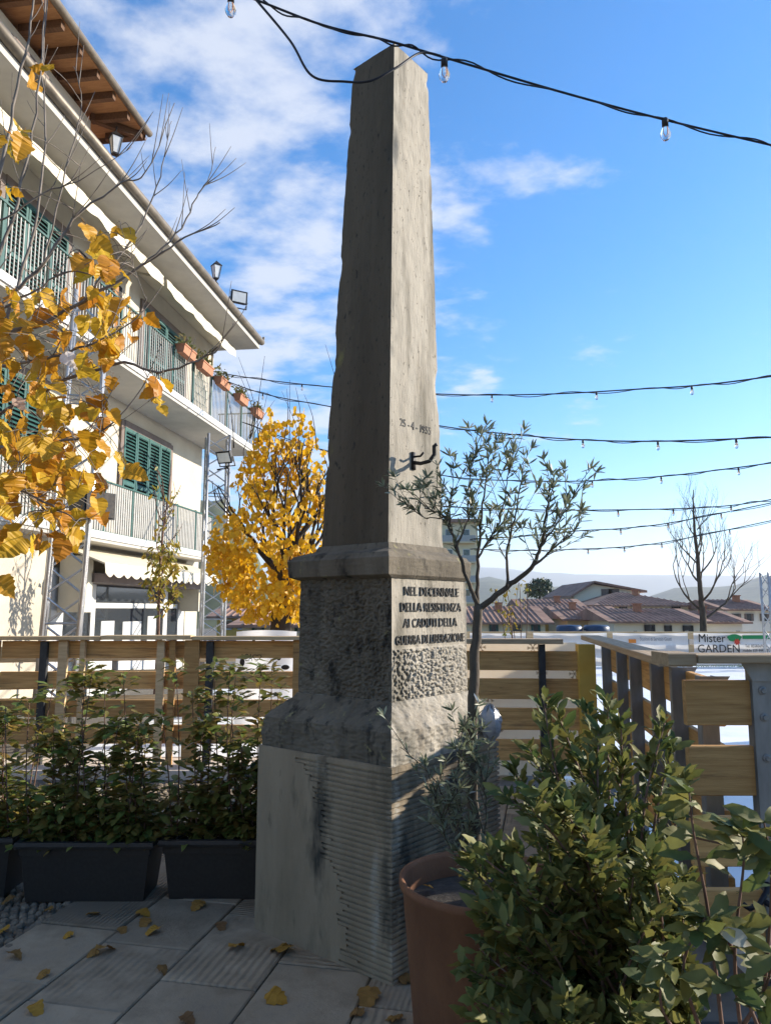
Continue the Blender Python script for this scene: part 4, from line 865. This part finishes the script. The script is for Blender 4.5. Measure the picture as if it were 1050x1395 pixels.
# ---- golden tree behind the fence
gt = thing('yellow_tree', 'round-crowned yellow tree behind the fence, left of the obelisk', 'tree', (-1.62, 11.2, 0)); rg_ = random.Random(4); m = MB()
limb(m, [(-1.62, 11.2, -.03), (-1.60, 11.2, .9), (-1.55, 11.15, 1.6), (-1.5, 11.2, 2.3)], .19, .13, 12, 5, .01)
tips = []
for k in range(9):
    a = k*2.4; d = Vector((math.cos(a)*.75, math.sin(a)*.75, .75 if k < 7 else 1.6)); grow(m, Vector((-1.52, 11.2, 1.75+.08*k)), d, .75, .05, 3, tips, rg_, .2, .65)
for k in range(16): q = Vector((rg_.uniform(-2.3, -.7), 11.2+rg_.uniform(-.5, .5), rg_.uniform(3.6, 4.4))); limb(m, [q, q+Vector((rg_.uniform(-.1, .1), 0, .5)), q+Vector((rg_.uniform(-.25, .25), 0, rg_.uniform(.8, 1.4)))], .012, .003, 4, 3)
m.build('trunk', MT['bark_dark'], gt, True)
yl2 = [leaf_mesh('heart', LF['yellow_far'], .10, 90+i, stalk=False) for i in range(5)]; ms = []
for i in range(9000):
    a = rg_.uniform(0, 2*math.pi); cz = rg_.uniform(-1, 1); rad = rg_.uniform(.35, 1)**.5; s_ = math.sqrt(1-cz*cz)
    c = Vector((-1.55, 11.2, 2.55)); zz = cz*(2.75 if cz > 0 else 1.25)*rad; wd = 1.18 if zz < 0 else 1.18*(1-.27*zz)
    p = c+Vector((math.cos(a)*s_*wd*rad, math.sin(a)*s_*wd*rad, zz))
    v = fbm(p*1.7, 3)
    v += .5*noise.noise(p*4.1)
    if v < .0 or p.z < 1.35+.25*v: continue
    if p.z > 3.3 and rg_.random() < (p.z-3.3)*.55: continue
    ms.append(basis(p, Vector((rg_.gauss(0, .6), rg_.gauss(0, .6), -.8)), Vector((rg_.gauss(0, .6)+(p.x-c.x)*.6, rg_.gauss(0, .6)+(p.y-c.y)*.6, .4)), 0, rg_.uniform(.65, 1.1)))
for q, dd, dp in tips:
    if q.z > 3.6 and rg_.random() < .25: ms.append(basis(q, rv()+Vector((0, 0, -.6)), rv(), 0, rg_.uniform(.6, 1)))
leaves(gt, yl2, ms, 0, stuff='crown')
# ---- young street tree by the shop
st_ = thing('young_tree', 'slim young tree with thinning green-yellow leaves in front of the shop', 'tree', P(214, 870, 12.2).to_2d().to_3d()); m = MB(); tb = Vector((P(214, 870, 12.2).x, 12.2, 0)); tips = []; ry = random.Random(8)
limb(m, [tb, tb+Vector((.02, 0, 1.2)), tb+Vector((0, 0, 2.4)), tb+Vector((.1, 0, 3.6)), tb+Vector((.12, 0, 4.1))], .035, .005, 8, 4)
for k in range(16):
    a = k*2.4; z = 1.5+k*.13; grow(m, tb+Vector((.02, 0, z)), Vector((math.cos(a)*.8, math.sin(a)*.8, .9)), .34, .012, 1, tips, ry, .2, .5)
m.build('trunk', MT['twig'], st_, True); ms = []
for q, dd, dp in tips:
    for k in range(4 if q.z < 2.8 else 1):
        if ry.random() < (.95 if q.z < 2.7 else .2): ms.append(basis(q+rv(.07), Vector((ry.gauss(0, .6), ry.gauss(0, .6), -.7)), rv()+UP*.5, 0, ry.uniform(.6, 1.1)))
leaves(st_, [leaf_mesh('oval', LF['green_yellow'], .12, 120+i, stalk=False) for i in range(4)], ms, 0, stuff='crown')
# ---- bare tree beyond the rink
bt = thing('bare_tree', 'leafless tree with upswept branches beyond the rink, right side', 'tree', (10.6, 24.5, 0)); m = MB(); rb = random.Random(15); bb = P(957, 862, 24.5); bb.z = 0; tips = []
limb(m, [bb, bb+Vector((.03, 0, 1.3)), bb+Vector((0, 0, 2.2)), bb+Vector((-.05, 0, 3.6)), bb+Vector((-.1, 0, 4.7)), bb+Vector((-.05, 0, 5.6))], .15, .015, 8, 5, .015)
for k in range(13):
    a = k*2.4+.4; z = 1.25+k*.3; grow(m, bb+Vector((0, 0, z)), Vector((math.cos(a), math.sin(a)*.7, .42+.06*k)), 1.08-.05*k, .046-.0025*k, 4, tips, rb, .12, .62, .6)
m.build('trunk', MT['bark'], bt, True)
pt_ = thing('pine_tree', 'dark umbrella pine on the hill behind the roofs', 'tree', (P(735, 815, 120).x, 120, -8)); rp_ = random.Random(6); ms = []; pc = P(735, 803, 120)
MB().tube([(pc.x, 120, -8), (pc.x, 120, pc.z)], [.4, .2], 8).build('trunk', MT['bark_dark'], pt_, True)
for i in range(900):
    a = rp_.uniform(0, 6.28); r_ = rp_.uniform(0, 1)**.5; h = rp_.uniform(-.6, 1); ms.append(basis(pc+Vector((math.cos(a)*r_*2.4*(1-.5*max(h, 0)), math.sin(a)*r_*2.4*(1-.5*max(h, 0)), h*1.5)), rv(), rv()+UP, 0, rp_.uniform(.6, 1.2)))
leaves(pt_, [leaf_mesh('oval', LF['pine'], .75, 140, stalk=False)], ms, 0, stuff='crown')
# small shrub growing by the rink seen under the olive branch
iv = thing('sapling', 'small leafy sapling with bright green leaves behind the fence, under the olive branch', 'tree', (P(700, 868, 8.2).x, 8.2, 0)); ri_ = random.Random(9); ms = []; m = MB(); ib = Vector((P(700, 868, 8.2).x, 8.2, 0))
for k in range(7): e = ib+Vector((ri_.uniform(-.22, .2), ri_.uniform(-.1, .1), ri_.uniform(1.55, 1.95))); c = limb(m, [ib, ib.lerp(e, .6)+Vector((.03, 0, .1)), e, e+Vector((ri_.uniform(-.08, .08), 0, -.2))], .008, .002, 4, 4); ms += [basis(q+rv(.035), rv()+Vector((0, 0, -.6)), rv()+UP, 0, ri_.uniform(.6, 1.1)) for q in c[8:] for _ in range(3)]
m.build('stems', MT['twig'], iv, True); leaves(iv, [leaf_mesh('oval', LF['green_yellow'], .055, 150+i, stalk=False) for i in range(3)], ms, 0, stuff='foliage')
# ---- potted olive
pot = thing('rusty_pot', 'round tapered rust-brown steel pot at the foot of the obelisk', 'pot', (.37, 2.95, 0))
MB().lathe([(.255, 0), (.262, .02), (.305, .55), (.318, .565), (.318, .59), (.305, .592), (.295, .575), (.285, .50)], n=48).build('pot_wall', MT['corten'], pot, True, local=True)
MB().lathe([(.287, .50), (.2, .515), (0, .525)], n=32).build('soil', MT['soil'], pot, True, local=True)
ot = thing('olive_tree', 'small olive tree growing in the rusty pot in front of the obelisk', 'tree', (.37, 2.95, .51)); ro = random.Random(12); m = MB(); ol = []
def olive_limb(lst, y0, y1, r0, r1, leafy=.3, dens=1.):
    c = limb(m, pl_(lst, y0, y1), r0, r1, 8 if r0 > .012 else 5, 6, .004)
    for i in range(int(len(c)*leafy), len(c)-1):
        if r0 < .012: 
            for k in range(2):
                if ro.random() < .5*dens: ol.append((c[i], (c[i+1]-c[i]).normalized()))
        for k in range(2):
            if ro.random() < .30*dens:
                d = (c[i+1]-c[i]).normalized(); e = c[i]+(d*.8+Vector((ro.uniform(-.8, .8), ro.uniform(-.8, .8), ro.uniform(-.1, .8)))).normalized()*ro.uniform(.07, .2)
                cc = limb(m, [c[i], c[i].lerp(e, .5)+rv(.01), e], .0025, .0009, 4, 4)
                for q in cc[1:]: ol.append((q, (e-c[i]).normalized())); ol.append((e, (e-c[i]).normalized()))
olive_limb([(650, 1190), (644, 1090), (642, 1000), (646, 900), (652, 825)], 2.95, 2.95, .025, .018, 2)
olive_limb([(652, 830), (690, 800), (722, 775), (736, 745), (744, 700), (748, 668)], 2.95, 2.85, .014, .003, .45)
olive_limb([(722, 775), (752, 748), (778, 728), (792, 708)], 2.87, 2.8, .006, .0015, .2, 1.2)
olive_limb([(652, 828), (638, 795), (622, 745), (604, 705), (578, 692)], 2.95, 2.9, .0115, .002, .5)
olive_limb([(650, 825), (651, 760), (655, 705), (663, 650), (668, 605)], 2.95, 3.0, .009, .0015, .3)
olive_limb([(638, 795), (618, 735), (612, 695), (616, 668)], 2.95, 2.9, .007, .0015, .25)
olive_limb([(690, 800), (692, 745), (704, 690), (712, 645)], 2.9, 2.95, .007, .0015, .25, 1.2)
olive_limb([(736, 745), (768, 700), (782, 670)], 2.85, 2.8, .005, .0012, .15, 1.3)
olive_limb([(651, 760), (680, 710), (690, 660), (696, 632)], 2.95, 2.95, .005, .0012, .15, 1.2)
olive_limb([(622, 745), (640, 700), (640, 650), (645, 625)], 2.93, 2.95, .005, .0012, .15, 1.1)
olive_limb([(604, 705), (578, 705), (556, 690)], 2.9, 2.85, .003, .001, .1, .6)
olive_limb([(640, 1185), (618, 1120), (590, 1060), (545, 1018)], 2.9, 2.75, .004, .0012, .2, .45)
olive_limb([(645, 1185), (628, 1110), (622, 1050), (632, 975)], 2.9, 2.85, .004, .0012, .1, 1.7)
olive_limb([(640, 1190), (610, 1150), (600, 1110), (590, 1070)], 2.88, 2.8, .003, .001, .1, 1.7)
olive_limb([(652, 1185), (662, 1110), (655, 1050), (640, 1030)], 2.88, 2.85, .003, .001, .1, 1.7)
m.build('trunk', MT['bark'], ot, True); ms = []
for p, d in ol:
    dd = (d*.7+Vector((ro.uniform(-1, 1), ro.uniform(-1, 1), ro.uniform(-.6, .9)))).normalized(); ms.append(basis(p, dd, rv()+UP, 0, ro.uniform(.65, 1.15)))
leaves(ot, [leaf_mesh('olive', LF['olive'], .046, 160+i, stalk=False) for i in range(5)], ms, 300)
for i, wh in enumerate(('nearest the left rim', 'against the back rim', 'beside the olive trunk')):
    a = (2.9, 1.9, 4.2)[i]; r_ = (.2, .2, .1)[i]; M_ = basis(Vector((.37+r_*math.cos(a), 2.95+r_*math.sin(a), .535)), (math.cos(a*3), math.sin(a*3), .2), UP+rv(.4), 0, random.uniform(.4, .75))
    tag(put('fallen_leaf', ylf[i % 16], None, M_), 'yellowed leaf lying on the soil in the rusty pot, '+wh, 'leaf', 'leaves lying in the rusty pot')
# ---- planter boxes and their shrubs
def planter(label, x, y, rz=0., w=.76):
    t = thing('planter_box', label, 'planter', (x, y, 0), rz, 'charcoal planter boxes')
    q = MB(); h = .325
    def ring(wx, wy, z): return [Vector((sx*wx, sy*wy, z)) for sx, sy in ((-1, -1), (1, -1), (1, 1), (-1, 1))]
    R_ = [ring(w/2-.055, .125, 0), ring(w/2-.028, .15, h-.075), ring(w/2-.02, .158, h-.075), ring(w/2-.018, .16, h-.035), ring(w/2, .178, h-.035), ring(w/2+.004, .182, h-.02), ring(w/2, .178, h), ring(w/2-.03, .15, h), ring(w/2-.035, .145, h-.05)]
    for r_ in R_: q.v += r_
    for i in range(len(R_)-1):
        for k in range(4): q.f.append((i*4+k, i*4+(k+1) % 4, i*4+4+(k+1) % 4, i*4+4+k))
    q.f.append((3, 2, 1, 0)); q.build('trough', MT['plastic'], t, local=True); MB().box(-w/2+.034, w/2-.034, -.146, .146, h-.08, h-.045).build('soil', MT['soil'], t, local=True)
phl = [leaf_mesh('oval', LF['photinia'], .094, 180+i, curl=.25) for i in range(6)]
def shrub(label, x, y, w, hmax, seed, stems=24, nobj=290):
    t = thing('hedge_shrub', label, 'shrub', (x, y, .27), 0, 'shrubs in the planter boxes'); r_ = random.Random(seed); m = MB(); ms = []
    for k in range(stems):
        bx = x+(k+.5)/stems*w-w/2+r_.uniform(-.03, .03); by = y+r_.uniform(-.07, .07); h = hmax*r_.choice((.58, .7, .8, .92, 1.04))*r_.uniform(.94, 1.03)
        e = Vector((bx+r_.uniform(-.1, .1), by+r_.uniform(-.1, .08), h)); c = limb(m, [(bx, by, .26), Vector((bx, by, .26)).lerp(e, .5)+rv(.03), e], .006, .002, 5, 9)
        for i in range(2, len(c)):
            f = i/len(c); cnt = 11 if f < .42 else (4 if f < .8 else 8)
            for j in range(cnt):
                if r_.random() < (.98 if f < .4 else .55 if f < .82 else 1):
                    a = r_.uniform(0, 6.28); sp_ = .13 if f < .42 else .04; d = Vector((math.cos(a), math.sin(a), r_.uniform(-.25, .8)))
                    ms.append(basis(c[i]+Vector((math.cos(a)*r_.uniform(0, sp_), math.sin(a)*r_.uniform(0, sp_*.8), r_.uniform(-.03, .03))), d, UP+rv(.5), 0, r_.uniform(.6, 1.15)))
    m.build('stems', MT['twig'], t, True); leaves(t, phl, ms, nobj)
planter('charcoal plastic planter box, middle of the row beside the obelisk', -1.66, 4.42); planter('charcoal plastic planter box nearest the obelisk', -.88, 4.46); planter('charcoal plastic planter box at the left edge', -2.47, 4.50)
shrub('leafy green and bronze shrub in the middle planter box', -1.66, 4.42, .66, 1.22, 31); shrub('leafy green shrub in the planter box beside the obelisk', -.88, 4.46, .66, 1.22, 32); shrub('leafy shrub in the planter box at the left edge', -2.45, 4.50, .7, 1.2, 33)
# ---- laurel bush in front on the right
lb = thing('laurel_bush', 'dense dark green laurel bush in the right foreground', 'bush', (.72, 2.25, 0)); rl_ = random.Random(17); m = MB(); ms = []
def laurel(base, tip, n_l, spread):
    base = Vector(base); tip = Vector(tip); c = limb(m, [base, base.lerp(tip, .55)+Vector((rl_.uniform(-.05, .05), rl_.uniform(-.05, .05), .05)), tip], .007, .0022, 5, 8)
    for i in range(len(c)//3, len(c)):
        d0 = (c[i]-c[i-1]).normalized()
        for j in range(n_l):
            a = rl_.uniform(0, 6.28); d = (d0*.65+Vector((math.cos(a), math.sin(a), rl_.uniform(-.2, .55)))*.8).normalized(); ms.append(basis(c[i]+rv(spread), d, UP*.8+rv(.6)-Vector((0, .3, 0)), 0, rl_.uniform(.5, 1.2)))
for k in range(130):
    px = rl_.uniform(640, 945); ytop = 1060+((px-770)/190)**2*130 if px > 770 else 1060+((770-px)/140)**2*120
    py = rl_.uniform(ytop+10, 1400); yy = rl_.uniform(1.95, 2.6); tp = P(px, py, yy); laurel((.74+rl_.uniform(-.12, .12), 2.3+rl_.uniform(-.1, .1), .1+max(0, tp.z-.55)*.5), tp, 5, .014)
for px, py in ((740, 955), (760, 975), (795, 965), (828, 958), (845, 985), (815, 1000), (775, 1010), (720, 1020), (745, 1040), (700, 1050), (905, 985), (915, 1020), (880, 1040), (850, 1040), (690, 1085), (800, 1040), (930, 1060)):
    tp = P(px, py, rl_.uniform(2.35, 2.65)); laurel((.75+rl_.uniform(-.05, .1), 2.4, .55), tp, 5, .01)
m.build('stems', MT['twig'], lb, True); leaves(lb, [leaf_mesh('lance', LF['laurel'], .068, 200+i) for i in range(9)], ms, 300)
planter('charcoal planter box under the laurel bush', .80, 2.3, 0, .9)
cl = thing('cherry_laurel', 'open shrub with large glossy leaves at the lower right corner', 'shrub', (1.0, 1.85, 0)); m = MB(); ms = []; rk = random.Random(23)
for lst in ([(985, 1420), (965, 1250), (945, 1140), (938, 1080)], [(1010, 1420), (1000, 1300), (1012, 1180), (1010, 1130)], [(960, 1420), (930, 1320), (960, 1250)], [(1030, 1420), (1045, 1300), (1050, 1190), (1040, 1120)], [(945, 1140), (985, 1150), (1030, 1165)], [(1000, 1300), (985, 1270), (965, 1260)], [(1040, 1420), (1010, 1350), (985, 1340)], [(930, 1420), (900, 1370), (905, 1310)], [(1010, 1400), (1040, 1350), (1055, 1300)]):
    c = limb(m, pl_(lst, 1.95, 1.8), .006, .002, 5, 6)
    for i in range(len(c)//3, len(c), 2):
        for j in range(2 if i < len(c)-3 else 5): a = rk.uniform(0, 6.28); ms.append(basis(c[i], Vector((math.cos(a), math.sin(a)*.7, rk.uniform(-.4, .7))), UP*.8+rv(.5)-Vector((0, .5, 0)), 0, rk.uniform(.7, 1.2)))
m.build('stems', MT['twig'], cl, True); leaves(cl, [leaf_mesh('lance', LF['laurel'], .092, 220+i, curl=.2) for i in range(5)], ms, 300)
# ---- fallen leaves
flm = [leaf_mesh('heart', LF['dry'], .1, 240+i, curl=.6) for i in range(6)]; rf = random.Random(29)
FL = [(20, 1228), (70, 1243), (98, 1274), (133, 1299), (15, 1303), (65, 1327), (128, 1250), (190, 1246), (200, 1257), (215, 1270), (274, 1234), (135, 1300), (220, 1320), (45, 1376), (250, 1390), (318, 1297), (392, 1301), (367, 1361), (505, 1357), (545, 1338), (495, 1384), (545, 1394), (5, 1275), (165, 1268), (300, 1262)]
PLACE = ['beside the cobbles at the left edge', 'on the cobbles near the planter', 'on the slab joint below the middle planter', 'on the pale slab at centre left', 'at the far left on the paving', 'on the plain slab lower left', 'near the foot of the middle planter', 'in front of the gap between planters', 'just below the gap between planters', 'on the slab right of the planter gap', 'in front of the planter nearest the obelisk', 'lying on top of another leaf at centre left', 'on the furrowed slab at centre', 'at the bottom left corner', 'at the bottom edge left of the obelisk', 'on the cracked slab near the obelisk', 'against the left foot of the obelisk', 'on the furrowed slab below the obelisk', 'at the near corner of the obelisk', 'between the obelisk corner and the rusty pot', 'at the bottom edge below the obelisk', 'under the rusty pot edge', 'on the left edge above the pale slab', 'at the end of the short slab joint', 'left of the planter nearest the obelisk']
for (px, py), w in zip(FL, PLACE):
    g = G(px, py); s_ = rf.uniform(.55, 1.0)*(1.2 if px > 350 else 1)
    o = put('fallen_leaf', rf.choice(flm), None, basis(g+Vector((0, 0, .028*s_)), (math.cos(rf.uniform(0, 6.28)), math.sin(rf.uniform(0, 6.28)), .12), UP+rv(.25), 0, s_)); tag(o, 'dry fallen leaf '+w, 'leaf', 'fallen leaves on the paving')
# ================================================================== STRING LIGHTS
blb = MB().lathe([(.0, -.098), (.014, -.094), (.026, -.075), (.028, -.06), (.020, -.035), (.014, -.02), (.014, -.012)], n=14).mesh('bulb', MT['bulb'], True)
sck = MB().lathe([(.0, .03), (.014, .03), (.017, .02), (.017, -.016), (.0, -.016)], n=12).mesh('socket', MT['black'], True)
fil = MB().tube([(-.006, 0, -.02), (-.008, 0, -.06), (0, 0, -.075), (.008, 0, -.06), (.006, 0, -.02)], .0016, 4).mesh('filament', MT['orange'])
def string(label, pts, r, bulbs, wrap=True, s=1., extra=()):
    """pts: world points of the span; bulbs: world points"""
    t = thing('light_string', label, 'string lights', pts[0], 0, 'festoon light strings'); q = MB(); c = curve(pts, 14); q.tube(c, r, 6)
    if wrap: q.tube([p+Vector((0, r*1.5*math.cos(i*.7), r*2.2*math.sin(i*.55)-r*1.5*abs(math.sin(i*.21)))) for i, p in enumerate(c)], r*.7, 5)
    for e in extra: q.tube(curve(e, 10), r, 6)
    q.build('cable', MT['cable'], t, True)
    for p in bulbs:
        M_ = Matrix.Translation(p-Vector((0, 0, .03*s+r))) @ Matrix.Scale(s, 4); k = put('socket', sck, t, M_); put('bulb', blb, k, M_); put('filament', fil, k, M_)
top_z = 4.80
S1_ = [P(230, -45, 3.5), P(350, 0, 3.48), P(440, 34, 3.46), P(527, 55, 3.44), P(605, 78, 3.5), P(760, 124, 3.65), P(905, 163, 3.8), P(1060, 200, 3.95)]
string('near light string running over the top of the obelisk', S1_, .0065, [P(605, 78, 3.5), P(905, 160, 3.8), P(315, -10, 3.48)], True, 1.05,
       [[P(345, -5, 3.48), P(395, 55, 3.45), P(425, 103, 3.42), P(470, 111, 3.40), P(505, 110, 3.36), P(540, 92, 3.38), P(572, 72, 3.46), P(600, 76, 3.5)]])
def span(label, lst, y0, y1, r, bl):
    pts = pl_(lst, y0, y1); x0, x1 = lst[0][0], lst[-1][0]; c = curve(pts, 30); bs_ = []
    for bx in bl: bs_.append(min(c, key=lambda p: abs(525+1000*p.x/(p.y*CT+(p.z-EYE)*ST)-bx)))
    string(label, pts, r, bs_)
span('light string from the upper balcony passing behind the obelisk, highest of the far ones', [(288, 506), (350, 516), (450, 527), (605, 537), (740, 537), (870, 530), (960, 524), (1070, 510)], 17, 9, .011, [298, 410, 668, 811, 943])
span('second far light string from the balcony, below the highest', [(290, 512), (358, 536), (445, 553), (605, 581), (690, 591), (790, 599), (900, 601), (1070, 595)], 17, 9.5, .011, [358, 688, 793, 897, 999])
span('third far light string right of the olive crown', [(330, 575), (445, 615), (605, 648), (715, 655), (800, 655), (900, 649), (980, 640), (1070, 628)], 17, 12, .011, [715, 805, 900, 1005])
span('fourth far light string above the bare tree', [(600, 690), (700, 694), (790, 695), (920, 693), (1000, 688), (1070, 677)], 15, 14, .011, [842, 917, 995])
span('fifth far light string crossing the bare tree', [(640, 735), (720, 730), (790, 723), (845, 720), (920, 711), (1070, 681)], 17, 16, .012, [755, 845, 910, 980])
span('lowest far light string over the rink', [(640, 748), (720, 750), (790, 748), (850, 745), (920, 736), (1070, 705)], 19, 18, .012, [800, 850, 900, 993])
# ================================================================== air
hz = MB().box(-9500, 9500, -300, 9000, -9.5, 560).build('haze', MT['white']); hz.data.materials.clear()
vm = bpy.data.materials.new('thin_haze'); vm.use_nodes = True; vn = vm.node_tree.nodes; vn.clear(); pv = vn.new('ShaderNodeVolumePrincipled'); vo = vn.new('ShaderNodeOutputMaterial'); vm.node_tree.links.new(pv.outputs[0], vo.inputs['Volume'])
pv.inputs['Color'].default_value = (.80, .88, 1, 1); pv.inputs['Density'].default_value = .00016; pv.inputs['Anisotropy'].default_value = .3
hz.data.materials.append(vm); hz['kind'] = 'stuff'; hz['label'] = 'thin blue haze in the valley air'
